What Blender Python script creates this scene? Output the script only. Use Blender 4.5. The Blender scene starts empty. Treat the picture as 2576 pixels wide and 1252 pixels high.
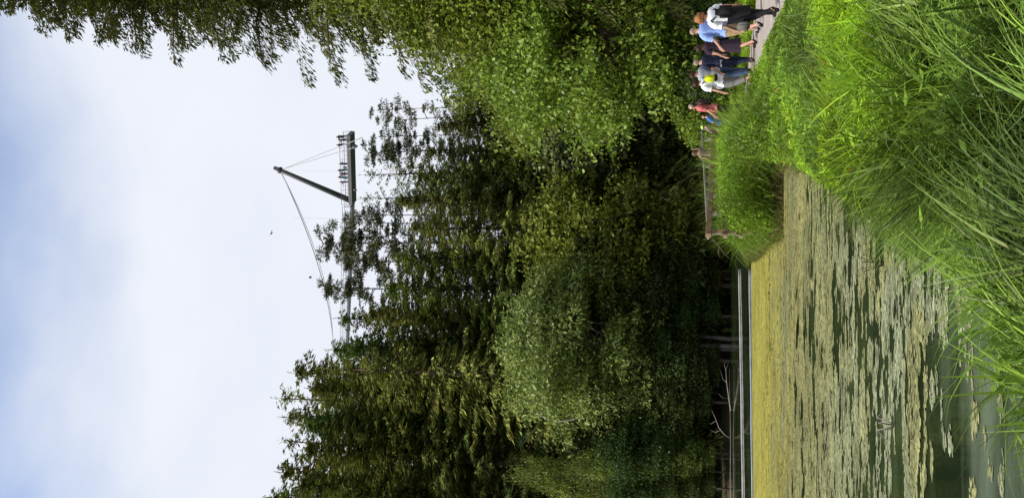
import bpy, bmesh, math, random
import numpy as np
from mathutils import Vector, Matrix, Quaternion

S = bpy.context.scene
COL = S.collection
R = math.radians

# ------------------------------------------------------------------ camera
PITCH = R(13.1); F = 1935.0; EYE = Vector((0, 0, 1.79))
FW = Vector((0, math.cos(PITCH), math.sin(PITCH))); UPV = Vector((0, -math.sin(PITCH), math.cos(PITCH)))
cam_d = bpy.data.cameras.new('camera'); cam = bpy.data.objects.new('camera', cam_d); COL.objects.link(cam)
cam_d.sensor_width = 36; cam_d.lens = 36 * F / 2576; cam_d.clip_start = 0.05; cam_d.clip_end = 3000
m = Matrix.Identity(4)
for i in range(3):
    m[i][0] = -UPV[i]; m[i][1] = (1, 0, 0)[i]; m[i][2] = -FW[i]; m[i][3] = EYE[i]
cam.matrix_world = m                      # the phone was held upright, the picture lies on its side
S.camera = cam

# ------------------------------------------------------------------ light
SUN_EL, SUN_AZ = R(47), R(250)            # azimuth clockwise from +Y
w = bpy.data.worlds.new('World'); S.world = w; w.use_nodes = True
nt = w.node_tree; nt.nodes.clear(); N = nt.nodes.new; L = nt.links.new
out = N('ShaderNodeOutputWorld')
sky = N('ShaderNodeTexSky'); sky.sky_type = 'NISHITA'; sky.sun_disc = False
sky.sun_elevation = SUN_EL; sky.sun_rotation = SUN_AZ; sky.air_density = 1.0; sky.dust_density = 1.0
bg = N('ShaderNodeBackground'); bg.inputs[1].default_value = 0.15; sky.ozone_density = 2.5; hsv = N('ShaderNodeHueSaturation'); hsv.inputs['Saturation'].default_value = 1.15; hsv.inputs['Value'].default_value = 1.65; L(sky.outputs[0], hsv.inputs['Color']); L(hsv.outputs[0], bg.inputs[0])
tc = N('ShaderNodeTexCoord')
mp = N('ShaderNodeMapping'); mp.inputs['Scale'].default_value = (1.0, 1.0, 2.2); mp.inputs['Location'].default_value = (3.1, 0.4, 0.2)
L(tc.outputs['Generated'], mp.inputs[0])
no = N('ShaderNodeTexNoise'); no.inputs['Scale'].default_value = 1.9; no.inputs['Detail'].default_value = 6; no.inputs['Roughness'].default_value = 0.5
L(mp.outputs[0], no.inputs['Vector'])
sep = N('ShaderNodeSeparateXYZ'); L(tc.outputs['Generated'], sep.inputs[0])
mr = N('ShaderNodeMapRange'); mr.inputs['From Min'].default_value = 0.52; mr.inputs['From Max'].default_value = 0.80
mr.inputs['To Min'].default_value = 0.50; mr.inputs['To Max'].default_value = -0.33; L(sep.outputs[2], mr.inputs[0])
mx_ = N('ShaderNodeMath'); mx_.operation = 'MULTIPLY_ADD'; L(sep.outputs[0], mx_.inputs[0]); mx_.inputs[1].default_value = 0.55; L(mr.outputs[0], mx_.inputs[2])
ad = N('ShaderNodeMath'); ad.operation = 'ADD'; L(no.outputs[0], ad.inputs[0]); L(mx_.outputs[0], ad.inputs[1])
ra = N('ShaderNodeMapRange'); ra.inputs['From Min'].default_value = 0.22; ra.inputs['From Max'].default_value = 0.80; ra.interpolation_type = 'SMOOTHSTEP'; ra.inputs['To Min'].default_value = 0.12
L(ad.outputs[0], ra.inputs[0])
no2 = N('ShaderNodeTexNoise'); no2.inputs['Scale'].default_value = 5.0; no2.inputs['Detail'].default_value = 5; L(mp.outputs[0], no2.inputs['Vector'])
cr = N('ShaderNodeMix'); cr.data_type = 'RGBA'; cr.inputs['A'].default_value = (0.74, 0.79, 0.91, 1); cr.inputs['B'].default_value = (0.88, 0.905, 0.955, 1)
L(no2.outputs[0], cr.inputs['Factor'])
bc = N('ShaderNodeBackground'); L(cr.outputs['Result'], bc.inputs[0]); bc.inputs[1].default_value = 1.04
mx = N('ShaderNodeMixShader'); L(ra.outputs[0], mx.inputs[0]); L(bg.outputs[0], mx.inputs[1]); L(bc.outputs[0], mx.inputs[2]); L(mx.outputs[0], out.inputs[0])

sd = bpy.data.lights.new('sun', 'SUN'); so = bpy.data.objects.new('sun', sd); COL.objects.link(so)
sd.energy = 4.9; sd.angle = R(0.6); sd.color = (1, 0.93, 0.80)
sdir = Vector((math.sin(SUN_AZ) * math.cos(SUN_EL), math.cos(SUN_AZ) * math.cos(SUN_EL), math.sin(SUN_EL)))
so.rotation_euler = (-sdir).to_track_quat('-Z', 'Y').to_euler(); so.location = (-20, -10, 40)
S.view_settings.view_transform = 'Standard'; S.view_settings.look = 'None'; S.view_settings.exposure = 0; S.view_settings.gamma = 1
S.cycles.max_bounces = 5; S.cycles.diffuse_bounces = 2; S.cycles.glossy_bounces = 2; S.cycles.transmission_bounces = 2
S.cycles.transparent_max_bounces = 4; S.cycles.use_denoising = True

# ------------------------------------------------------------------ helpers
def ray(u, v): return FW + Vector((1, 0, 0)) * ((u - 626) / F) + UPV * ((1288 - v) / F)
def at(u, v, Y): r = ray(u, v); return EYE + r * (Y / r.y)
def at_z(u, v, z): r = ray(u, v); return EYE + r * ((z - EYE.z) / r.z)

def tag(o, label=None, cat=None, group=None, kind=None):
    if label: o['label'] = label
    if cat: o['category'] = cat
    if group: o['group'] = group
    if kind: o['kind'] = kind
    return o
def link(name, me, mat=None, parent=None):
    o = bpy.data.objects.new(name, me); COL.objects.link(o)
    if mat and me and len(me.materials) == 0: me.materials.append(mat)
    if parent: o.parent = parent
    return o
def empty(name, loc=(0, 0, 0), rz=0):
    o = bpy.data.objects.new(name, None); COL.objects.link(o); o.location = loc; o.rotation_euler = (0, 0, rz); return o
def copy_tree(o, parent=None):
    c = o.copy(); COL.objects.link(c)
    if parent: c.parent = parent
    for ch in list(o.children): copy_tree(ch, c)
    return c
def np_mesh(name, V, Q, col=None, smooth=False):
    V = np.asarray(V, np.float32); Q = np.asarray(Q, np.int32)
    me = bpy.data.meshes.new(name); k = Q.shape[1]
    me.vertices.add(len(V)); me.vertices.foreach_set('co', V.ravel())
    me.loops.add(Q.size); me.loops.foreach_set('vertex_index', Q.ravel())
    me.polygons.add(len(Q)); me.polygons.foreach_set('loop_start', np.arange(0, Q.size, k, dtype=np.int32))
    me.polygons.foreach_set('loop_total', np.full(len(Q), k, np.int32))
    if smooth: me.polygons.foreach_set('use_smooth', np.ones(len(Q), bool))
    if col is not None:
        a = me.color_attributes.new('col', 'FLOAT_COLOR', 'POINT')
        c = np.ones((len(V), 4), np.float32); c[:, :3] = col; a.data.foreach_set('color', c.ravel())
    me.update(calc_edges=True); return me
def tubes(name, paths, sides=6, smooth=True):
    """paths: list of (points, radii) -> one mesh"""
    V, Q = [], []; b = 0
    for pts, rad in paths:
        pts = [Vector(p) for p in pts]; n = len(pts)
        for i, p in enumerate(pts):
            d = (pts[min(i + 1, n - 1)] - pts[max(i - 1, 0)])
            if d.length < 1e-6: d = Vector((0, 0, 1))
            d.normalize(); a = d.cross(Vector((0.13, 0.31, 0.94)) if abs(d.z) < 0.9 else Vector((1, 0.1, 0))).normalized(); c = d.cross(a)
            r = rad[i] if hasattr(rad, '__len__') else rad
            for k in range(sides):
                t = 2 * math.pi * k / sides; V.append(p + (a * math.cos(t) + c * math.sin(t)) * r)
        for i in range(n - 1):
            for k in range(sides):
                k2 = (k + 1) % sides
                Q.append((b + i * sides + k, b + i * sides + k2, b + (i + 1) * sides + k2, b + (i + 1) * sides + k))
        b += n * sides
    me = bpy.data.meshes.new(name)
    faces = [tuple(q) for q in Q]; b = 0
    for pts, rad in paths:
        n = len(pts); faces.append(tuple(range(b + sides - 1, b - 1, -1))); faces.append(tuple(range(b + (n - 1) * sides, b + n * sides))); b += n * sides
    me.from_pydata([tuple(v) for v in V], [], faces)
    if smooth: me.polygons.foreach_set('use_smooth', [True] * len(me.polygons))
    me.update(); return me
def beam_mesh(name, segs, bevel=0.006):
    """segs: (a, b, width, height) rectangular beams along a->b joined"""
    bm = bmesh.new()
    for a, b, wd, ht in segs:
        a = Vector(a); b = Vector(b); d = b - a; ln = d.length; d.normalize()
        s = d.cross(Vector((0, 0, 1)))
        s = Vector((1, 0, 0)) if s.length < 1e-3 else s.normalized()
        t = s.cross(d); vs = []
        for z in (0, ln):
            for sx, sy in ((-1, -1), (1, -1), (1, 1), (-1, 1)):
                vs.append(bm.verts.new(a + d * z + s * sx * wd / 2 + t * sy * ht / 2))
        for f in ((3, 2, 1, 0), (4, 5, 6, 7), (0, 1, 5, 4), (1, 2, 6, 5), (2, 3, 7, 6), (3, 0, 4, 7)): bm.faces.new([vs[i] for i in f])
    bmesh.ops.recalc_face_normals(bm, faces=bm.faces)
    if bevel: bmesh.ops.bevel(bm, geom=bm.edges[:], offset=bevel, segments=1, affect='EDGES')
    me = bpy.data.meshes.new(name); bm.to_mesh(me); bm.free(); return me

def vnoise(x, y, seed=0):
    x = np.asarray(x, float); y = np.asarray(y, float)
    xi = np.floor(x).astype(np.int64); yi = np.floor(y).astype(np.int64); fx = x - xi; fy = y - yi
    fx = fx * fx * (3 - 2 * fx); fy = fy * fy * (3 - 2 * fy)
    def h(a, b):
        n = (a * 374761393 + b * 668265263 + seed * 1442695041) & 0xffffffff
        n = ((n ^ (n >> 13)) * 1274126177) & 0xffffffff; return ((n ^ (n >> 16)) & 0xffff) / 65535.0
    return (h(xi, yi) * (1 - fx) + h(xi + 1, yi) * fx) * (1 - fy) + (h(xi, yi + 1) * (1 - fx) + h(xi + 1, yi + 1) * fx) * fy
def fbm(x, y, seed=0, o=3):
    s = 0; a = 0.5; t = 0
    for i in range(o): s = s + a * vnoise(np.asarray(x) * 2 ** i, np.asarray(y) * 2 ** i, seed + i); t += a; a *= 0.5
    return s / t
def sstep(a, b, x): t = np.clip((x - a) / (b - a), 0, 1); return t * t * (3 - 2 * t)

# ------------------------------------------------------------------ materials
def mat_new(name):
    ma = bpy.data.materials.new(name); ma.use_nodes = True; t = ma.node_tree; t.nodes.clear()
    return ma, t, t.nodes.new, t.links.new
def mat_simple(name, c, rough=0.7, spec=0.3, metal=0, noise=0.0, nscale=8, bump=0.0):
    ma, t, N, L = mat_new(name); o = N('ShaderNodeOutputMaterial'); p = N('ShaderNodeBsdfPrincipled'); L(p.outputs[0], o.inputs[0])
    p.inputs['Roughness'].default_value = rough; p.inputs['Specular IOR Level'].default_value = spec; p.inputs['Metallic'].default_value = metal
    p.inputs['Base Color'].default_value = (*c, 1)
    if noise or bump:
        tc = N('ShaderNodeTexCoord'); n = N('ShaderNodeTexNoise'); n.inputs['Scale'].default_value = nscale; n.inputs['Detail'].default_value = 5
        L(tc.outputs['Object'], n.inputs['Vector'])
        if noise:
            r = N('ShaderNodeMapRange'); r.inputs['From Min'].default_value = 0.3; r.inputs['From Max'].default_value = 0.7
            r.inputs['To Min'].default_value = 1 - noise; r.inputs['To Max'].default_value = 1 + noise; L(n.outputs[0], r.inputs[0])
            mm = N('ShaderNodeMix'); mm.data_type = 'RGBA'; mm.blend_type = 'MULTIPLY'; mm.inputs['Factor'].default_value = 1
            mm.inputs['A'].default_value = (*c, 1); cc = N('ShaderNodeCombineColor')
            for i in range(3): L(r.outputs[0], cc.inputs[i])
            L(cc.outputs[0], mm.inputs['B']); L(mm.outputs['Result'], p.inputs['Base Color'])
        if bump:
            b = N('ShaderNodeBump'); b.inputs['Strength'].default_value = bump; b.inputs['Distance'].default_value = 0.02; L(n.outputs[0], b.inputs['Height']); L(b.outputs[0], p.inputs['Normal'])
    return ma
def mat_leaf(name, c, trans=0.3, rough=0.5, spec=0.25, rnd=0.12):
    """leaf colour = c * per-leaf attribute, with per-tree variation"""
    ma, t, N, L = mat_new(name); o = N('ShaderNodeOutputMaterial'); p = N('ShaderNodeBsdfPrincipled')
    p.inputs['Roughness'].default_value = rough; p.inputs['Specular IOR Level'].default_value = spec
    a = N('ShaderNodeAttribute'); a.attribute_name = 'col'
    mm = N('ShaderNodeMix'); mm.data_type = 'RGBA'; mm.blend_type = 'MULTIPLY'; mm.inputs['Factor'].default_value = 1; mm.inputs['A'].default_value = (*c, 1)
    L(a.outputs['Color'], mm.inputs['B'])
    oi = N('ShaderNodeObjectInfo'); hs = N('ShaderNodeHueSaturation')
    r1 = N('ShaderNodeMapRange'); r1.inputs['To Min'].default_value = 0.5 - rnd * 0.2; r1.inputs['To Max'].default_value = 0.5 + rnd * 0.15; L(oi.outputs['Random'], r1.inputs[0]); L(r1.outputs[0], hs.inputs['Hue'])
    mu = N('ShaderNodeMath'); mu.operation = 'MULTIPLY'; mu.inputs[1].default_value = 7.31; L(oi.outputs['Random'], mu.inputs[0])
    fr = N('ShaderNodeMath'); fr.operation = 'FRACT'; L(mu.outputs[0], fr.inputs[0])
    r2 = N('ShaderNodeMapRange'); r2.inputs['To Min'].default_value = 1 - rnd * 2; r2.inputs['To Max'].default_value = 1 + rnd * 2; L(fr.outputs[0], r2.inputs[0]); L(r2.outputs[0], hs.inputs['Value'])
    L(mm.outputs['Result'], hs.inputs['Color']); L(hs.outputs[0], p.inputs['Base Color'])
    tr = N('ShaderNodeBsdfTranslucent'); L(hs.outputs[0], tr.inputs[0])
    mx = N('ShaderNodeMixShader'); mx.inputs[0].default_value = trans; L(p.outputs[0], mx.inputs[1]); L(tr.outputs[0], mx.inputs[2]); L(mx.outputs[0], o.inputs[0])
    return ma

M = {}
M['spruce'] = mat_leaf('spruce_needles', (0.168, 0.200, 0.042), 0.15, 0.6, 0.15, 0.16)
M['spruce_near'] = mat_leaf('near_spruce_needles', (0.095, 0.110, 0.024), 0.15, 0.6, 0.15, 0.05)
M['spruce_green'] = mat_leaf('green_spruce_needles', (0.105, 0.165, 0.035), 0.15, 0.6, 0.15, 0.05)
M['pine'] = mat_leaf('pine_needles', (0.075, 0.092, 0.032), 0.1, 0.6, 0.15, 0.12)
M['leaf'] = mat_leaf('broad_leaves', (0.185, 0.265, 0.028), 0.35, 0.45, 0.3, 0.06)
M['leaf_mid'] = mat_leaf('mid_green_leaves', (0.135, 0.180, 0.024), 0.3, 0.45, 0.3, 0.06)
M['leaf_shaded'] = mat_leaf('shaded_dark_leaves', (0.056, 0.090, 0.016), 0.3, 0.5, 0.25, 0.14)  # dark green, lowered further: the understory's shade is put into the leaf colour
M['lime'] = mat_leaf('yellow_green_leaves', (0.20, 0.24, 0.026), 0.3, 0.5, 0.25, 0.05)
M['willow'] = mat_leaf('willow_leaves', (0.215, 0.275, 0.060), 0.25, 0.5, 0.3, 0.03)
M['pale_leaf'] = mat_leaf('pale_leaves', (0.16, 0.19, 0.07), 0.2, 0.6, 0.2, 0.03)
M['grass'] = mat_leaf('grass_blades', (0.16, 0.28, 0.030), 0.35, 0.45, 0.3, 0.0)
M['bark'] = mat_simple('bark', (0.10, 0.075, 0.055), 0.9, 0.1, noise=0.4, nscale=3, bump=0.6)
M['bark_grey'] = mat_simple('grey_bark', (0.26, 0.24, 0.22), 0.9, 0.1, noise=0.3, nscale=3, bump=0.5)
M['dead'] = mat_simple('dead_wood', (0.30, 0.27, 0.23), 0.85, 0.15, noise=0.3, nscale=4)
M['wood'] = mat_simple('weathered_timber', (0.23, 0.145, 0.09), 0.8, 0.2, noise=0.35, nscale=6, bump=0.4)
M['wood_grey'] = mat_simple('silvered_timber', (0.32, 0.29, 0.25), 0.8, 0.2, noise=0.3, nscale=6, bump=0.3)
M['steel'] = mat_simple('grey_painted_steel', (0.05, 0.05, 0.054), 0.5, 0.4, noise=0.15, nscale=1.5)
M['steel_light'] = mat_simple('galvanised_steel', (0.30, 0.31, 0.33), 0.45, 0.5)
M['skin'] = mat_simple('skin', (0.52, 0.29, 0.20), 0.55, 0.3)
M['skin_tan'] = mat_simple('tanned_skin', (0.30, 0.14, 0.085), 0.55, 0.3)
M['eye'] = mat_simple('eye_white', (0.6, 0.58, 0.55), 0.3, 0.4)
M['lip'] = mat_simple('lip', (0.35, 0.12, 0.10), 0.5, 0.3)

# ground
def ground_mat():
    ma, t, N, L = mat_new('meadow_and_forest_soil'); o = N('ShaderNodeOutputMaterial'); p = N('ShaderNodeBsdfPrincipled'); L(p.outputs[0], o.inputs[0]); p.inputs['Roughness'].default_value = 0.95
    tc = N('ShaderNodeTexCoord'); n = N('ShaderNodeTexNoise'); n.inputs['Scale'].default_value = 1.3; n.inputs['Detail'].default_value = 9; n.inputs['Roughness'].default_value = 0.7; L(tc.outputs['Object'], n.inputs['Vector'])
    c = N('ShaderNodeValToRGB'); e = c.color_ramp.elements; e[0].position = 0.35; e[0].color = (0.035, 0.024, 0.012, 1); e[1].position = 0.62; e[1].color = (0.045, 0.075, 0.012, 1)
    L(n.outputs[0], c.inputs[0])
    g = N('ShaderNodeNewGeometry'); s = N('ShaderNodeSeparateXYZ'); L(g.outputs['Position'], s.inputs[0])
    mr = N('ShaderNodeMapRange'); mr.inputs['From Min'].default_value = -0.05; mr.inputs['From Max'].default_value = -0.38; L(s.outputs[2], mr.inputs[0])
    mx = N('ShaderNodeMix'); mx.data_type = 'RGBA'; L(mr.outputs[0], mx.inputs['Factor']); L(c.outputs[0], mx.inputs['A']); mx.inputs['B'].default_value = (0.075, 0.045, 0.026, 1)
    L(mx.outputs['Result'], p.inputs['Base Color'])
    b = N('ShaderNodeBump'); b.inputs['Strength'].default_value = 0.8; b.inputs['Distance'].default_value = 0.1; L(n.outputs[0], b.inputs['Height']); L(b.outputs[0], p.inputs['Normal'])
    return ma
M['ground'] = ground_mat()
def water_mat():
    ma, t, N, L = mat_new('murky_pond_water'); o = N('ShaderNodeOutputMaterial'); p = N('ShaderNodeBsdfPrincipled'); L(p.outputs[0], o.inputs[0])
    p.inputs['Roughness'].default_value = 0.05; p.inputs['IOR'].default_value = 1.33; p.inputs['Specular IOR Level'].default_value = 0.5
    tc = N('ShaderNodeTexCoord')
    mp = N('ShaderNodeMapping'); mp.inputs['Scale'].default_value = (0.35, 1.4, 1); L(tc.outputs['Object'], mp.inputs[0])
    n = N('ShaderNodeTexNoise'); n.inputs['Scale'].default_value = 1.0; n.inputs['Detail'].default_value = 7; n.inputs['Roughness'].default_value = 0.6; L(mp.outputs[0], n.inputs['Vector'])
    c = N('ShaderNodeValToRGB'); e = c.color_ramp.elements; e[0].position = 0.36; e[0].color = (0.010, 0.016, 0.007, 1); e[1].position = 0.68; e[1].color = (0.040, 0.058, 0.022, 1); L(n.outputs[0], c.inputs[0])
    # milky algae bloom drifting close to the near shore
    sx = N('ShaderNodeSeparateXYZ'); L(tc.outputs['Object'], sx.inputs[0])
    mp2 = N('ShaderNodeMapping'); mp2.vector_type = 'POINT'; mp2.inputs['Location'].default_value = (1.3, -6.2, 0); mp2.inputs['Scale'].default_value = (1, 1, 1); L(tc.outputs['Object'], mp2.inputs[0])
    mp3 = N('ShaderNodeMapping'); mp3.inputs['Scale'].default_value = (0.30, 0.48, 1); L(mp2.outputs[0], mp3.inputs[0])
    ln = N('ShaderNodeVectorMath'); ln.operation = 'LENGTH'; L(mp3.outputs[0], ln.inputs[0])
    ml = N('ShaderNodeMapRange'); ml.inputs['From Min'].default_value = 1.0; ml.inputs['From Max'].default_value = 0.1; L(ln.outputs['Value'], ml.inputs[0])
    mu = N('ShaderNodeMath'); mu.operation = 'MULTIPLY'; L(ml.outputs[0], mu.inputs[0])
    nn = N('ShaderNodeMapRange'); nn.inputs['From Min'].default_value = 0.35; nn.inputs['From Max'].default_value = 0.6; L(n.outputs[0], nn.inputs[0]); L(nn.outputs[0], mu.inputs[1])
    mx = N('ShaderNodeMix'); mx.data_type = 'RGBA'; L(mu.outputs[0], mx.inputs['Factor']); L(c.outputs[0], mx.inputs['A']); mx.inputs['B'].default_value = (0.17, 0.21, 0.15, 1)
    L(mx.outputs['Result'], p.inputs['Base Color'])
    b = N('ShaderNodeBump'); b.inputs['Strength'].default_value = 0.10; b.inputs['Distance'].default_value = 0.02
    n2 = N('ShaderNodeTexNoise'); n2.inputs['Scale'].default_value = 3.0; n2.inputs['Detail'].default_value = 3; L(tc.outputs['Object'], n2.inputs['Vector']); L(n2.outputs[0], b.inputs['Height']); L(b.outputs[0], p.inputs['Normal'])
    return ma
M['water'] = water_mat()
M['duckweed'] = mat_leaf('duckweed', (0.33, 0.31, 0.075), 0.05, 0.6, 0.25, 0.0)

# ------------------------------------------------------------------ terrain
WZ = -0.41
shore = [Vector((-90, -1, 0)), Vector((-20, 2.6, 0)), Vector((-6, 4.2, 0))]
near_px = [(-60, 2600), (0, 2585), (120, 2550), (230, 2510), (380, 2470), (470, 2430), (560, 2370), (600, 2300), (640, 2210), (680, 2140), (730, 2080), (775, 2030)]
shore += [at_z(u, v, -0.05) for u, v in near_px]
shore += [at_z(u, v, WZ) for u, v in [(835, 1985), (815, 1973), (652, 1973), (632, 1945), (600, 1912), (588, 1884)]]
shore += [Vector(p) for p in [(1.5, 34, 0), (5, 35, 0), (9, 38, 0), (12, 46, 0), (7, 53, 0), (-2, 53, 0), (-6, 48, 0), (-16, 44.5, 0), (-30, 44, 0), (-60, 42, 0), (-95, 40, 0)]]
SP = np.array([(p[0], p[1]) for p in shore])
def sdist(x, y):
    """distance to shoreline, positive on land, negative in the pond"""
    x = np.asarray(x, float); y = np.asarray(y, float); d = np.full(x.shape, 1e9); ins = np.zeros(x.shape, bool); n = len(SP)
    for i in range(n):
        ax, ay = SP[i]; bx, by = SP[(i + 1) % n]; ex, ey = bx - ax, by - ay
        t = np.clip(((x - ax) * ex + (y - ay) * ey) / (ex * ex + ey * ey), 0, 1)
        d = np.minimum(d, np.hypot(x - ax - t * ex, y - ay - t * ey))
        c = ((ay > y) != (by > y))
        with np.errstate(divide='ignore', invalid='ignore'):
            xx = ax + (y - ay) * ex / (ey if ey != 0 else 1e-9)
        ins ^= c & (x < xx)
    return np.where(ins, -d, d)
PATH = [(4.5, 6), (4.62, 14.4), (4.95, 19.7), (4.4, 23.9), (3.7, 26.4), (5.2, 27.4), (6.1, 24.8), (6.9, 22.5), (8.0, 22.1), (13.5, 21.9), (13.5, 6)]
def H(x, y, s=None):
    x = np.asarray(x, float); y = np.asarray(y, float)
    if s is None: s = sdist(x, y)
    z = np.where(s < 0, WZ - 0.05 - 0.9 * sstep(0, 2.5, -s), WZ - 0.05 + (0.02 - WZ) * sstep(0, 0.9, s))
    z = z + np.where(s > 0.8, 0.05 * (fbm(x * 0.8, y * 0.8, 3) - 0.5), 0)
    inpath = (x > 3.4) & (x < 14) & (y > 5) & (y < 28)
    z = np.where(inpath & (s > 0.9), -0.045, z)
    z = z + 0.22 * np.clip(np.minimum(y - 50, 75), 0, None) * sstep(2, 8, s)
    z = z + 0.10 * np.clip(np.minimum(-x - 40, 60), 0, None) * sstep(2, 8, s)
    return z
def axis(fine0, fine1, df, lo, hi):
    a = list(np.arange(fine0, fine1, df)); st = df; v = fine1
    while v < hi: a.append(v); st *= 1.18; v += st
    a.append(hi); st = df; v = fine0 - df
    while v > lo: a.insert(0, v); st *= 1.18; v -= st
    a.insert(0, lo); return np.array(a)
gx = axis(-9, 11, 0.2, -900, 900); gy = axis(1, 36, 0.2, -300, 1500)
GX, GY = np.meshgrid(gx, gy); GZ = H(GX, GY)
nx, ny = len(gx), len(gy); idx = np.arange(nx * ny).reshape(ny, nx)
Q = np.stack([idx[:-1, :-1], idx[:-1, 1:], idx[1:, 1:], idx[1:, :-1]], -1).reshape(-1, 4)
tag(link('ground', np_mesh('ground', np.stack([GX, GY, GZ], -1).reshape(-1, 3), Q, smooth=True), M['ground']), kind='structure')
bm = bmesh.new(); vs = [bm.verts.new((x, y, WZ)) for x, y in ((-95, -2), (14, -2), (14, 55), (-95, 55))]; bm.faces.new(vs)
me = bpy.data.meshes.new('pond_water'); bm.to_mesh(me); bm.free()
tag(link('pond_water', me, M['water']), kind='structure')

# path of large concrete slabs, joints are modelled grooves between slabs
M['path'] = mat_simple('concrete_slabs', (0.36, 0.31, 0.27), 0.9, 0.2, noise=0.16, nscale=2.2, bump=0.25)
bm = bmesh.new()
def clip_poly(poly, x0, x1, y0, y1):
    def cl(p, ins, inter):
        o = []
        for i in range(len(p)):
            a, b = p[i - 1], p[i]; ia, ib = ins(a), ins(b)
            if ib:
                if not ia: o.append(inter(a, b))
                o.append(b)
            elif ia: o.append(inter(a, b))
        return o
    for ax, val, sg in ((0, x0, 1), (0, x1, -1), (1, y0, 1), (1, y1, -1)):
        if not poly: return []
        poly = cl(poly, lambda p: (p[ax] - val) * sg >= 0, lambda a, b: tuple(a[k] + (b[k] - a[k]) * (val - a[ax]) / (b[ax] - a[ax]) for k in (0, 1)))
    return poly
ys = [5, 8.8, 13.1, 17.45, 22.0, 25.4, 28]; xs = [3, 6.1, 9.2, 12.3, 14]
for i in range(len(ys) - 1):
    for j in range(len(xs) - 1):
        p = clip_poly(PATH, xs[j] + .012, xs[j + 1] - .012, ys[i] + .012, ys[i + 1] - .012)
        if len(p) < 3: continue
        dz = 0.004 * ((i * 3 + j) % 3)
        top = [bm.verts.new((x, y, 0.015 + dz)) for x, y in p]; bot = [bm.verts.new((x, y, -0.10)) for x, y in p]
        bm.faces.new(top); bm.faces.new(bot[::-1])
        for k in range(len(p)): bm.faces.new((bot[k], bot[(k + 1) % len(p)], top[(k + 1) % len(p)], top[k]))
bmesh.ops.recalc_face_normals(bm, faces=bm.faces)
me = bpy.data.meshes.new('path'); bm.to_mesh(me); bm.free(); tag(link('path', me, M['path']), kind='structure')

# ------------------------------------------------------------------ foliage generators
def leaves(C, D, Nn, ln, wd, col, name='crown'):
    """diamond leaves: centre C, long axis D, normal hint Nn"""
    D = D / (np.linalg.norm(D, axis=1, keepdims=True) + 1e-9)
    Sd = np.cross(D, Nn); Sd /= (np.linalg.norm(Sd, axis=1, keepdims=True) + 1e-9)
    U = np.cross(Sd, D)
    ln = np.asarray(ln).reshape(-1, 1); wd = np.asarray(wd).reshape(-1, 1)
    a = C - D * ln * 0.5; b = C + Sd * wd * 0.5 - U * wd * 0.12 - D * ln * 0.06; c = C + D * ln * 0.5; d = C - Sd * wd * 0.5 - U * wd * 0.12 - D * ln * 0.06
    V = np.stack([a, b, c, d], 1).reshape(-1, 3); n = len(C)
    Qd = np.arange(n * 4).reshape(n, 4); cc = np.repeat(col, 4, axis=0)
    return np_mesh(name, V, Qd, cc)
def leafcol(rs, n, var=0.3, yel=0.15):
    v = rs.uniform(1 - var, 1 + var, (n, 1)); y = rs.uniform(-yel, yel, (n, 1)); return np.clip(np.hstack([v * (1 + y), v, v * (1 - y)]), 0.1, 3)
def rnd_dir(rs, n):
    d = rs.normal(size=(n, 3)); return d / np.linalg.norm(d, axis=1, keepdims=True)

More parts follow.
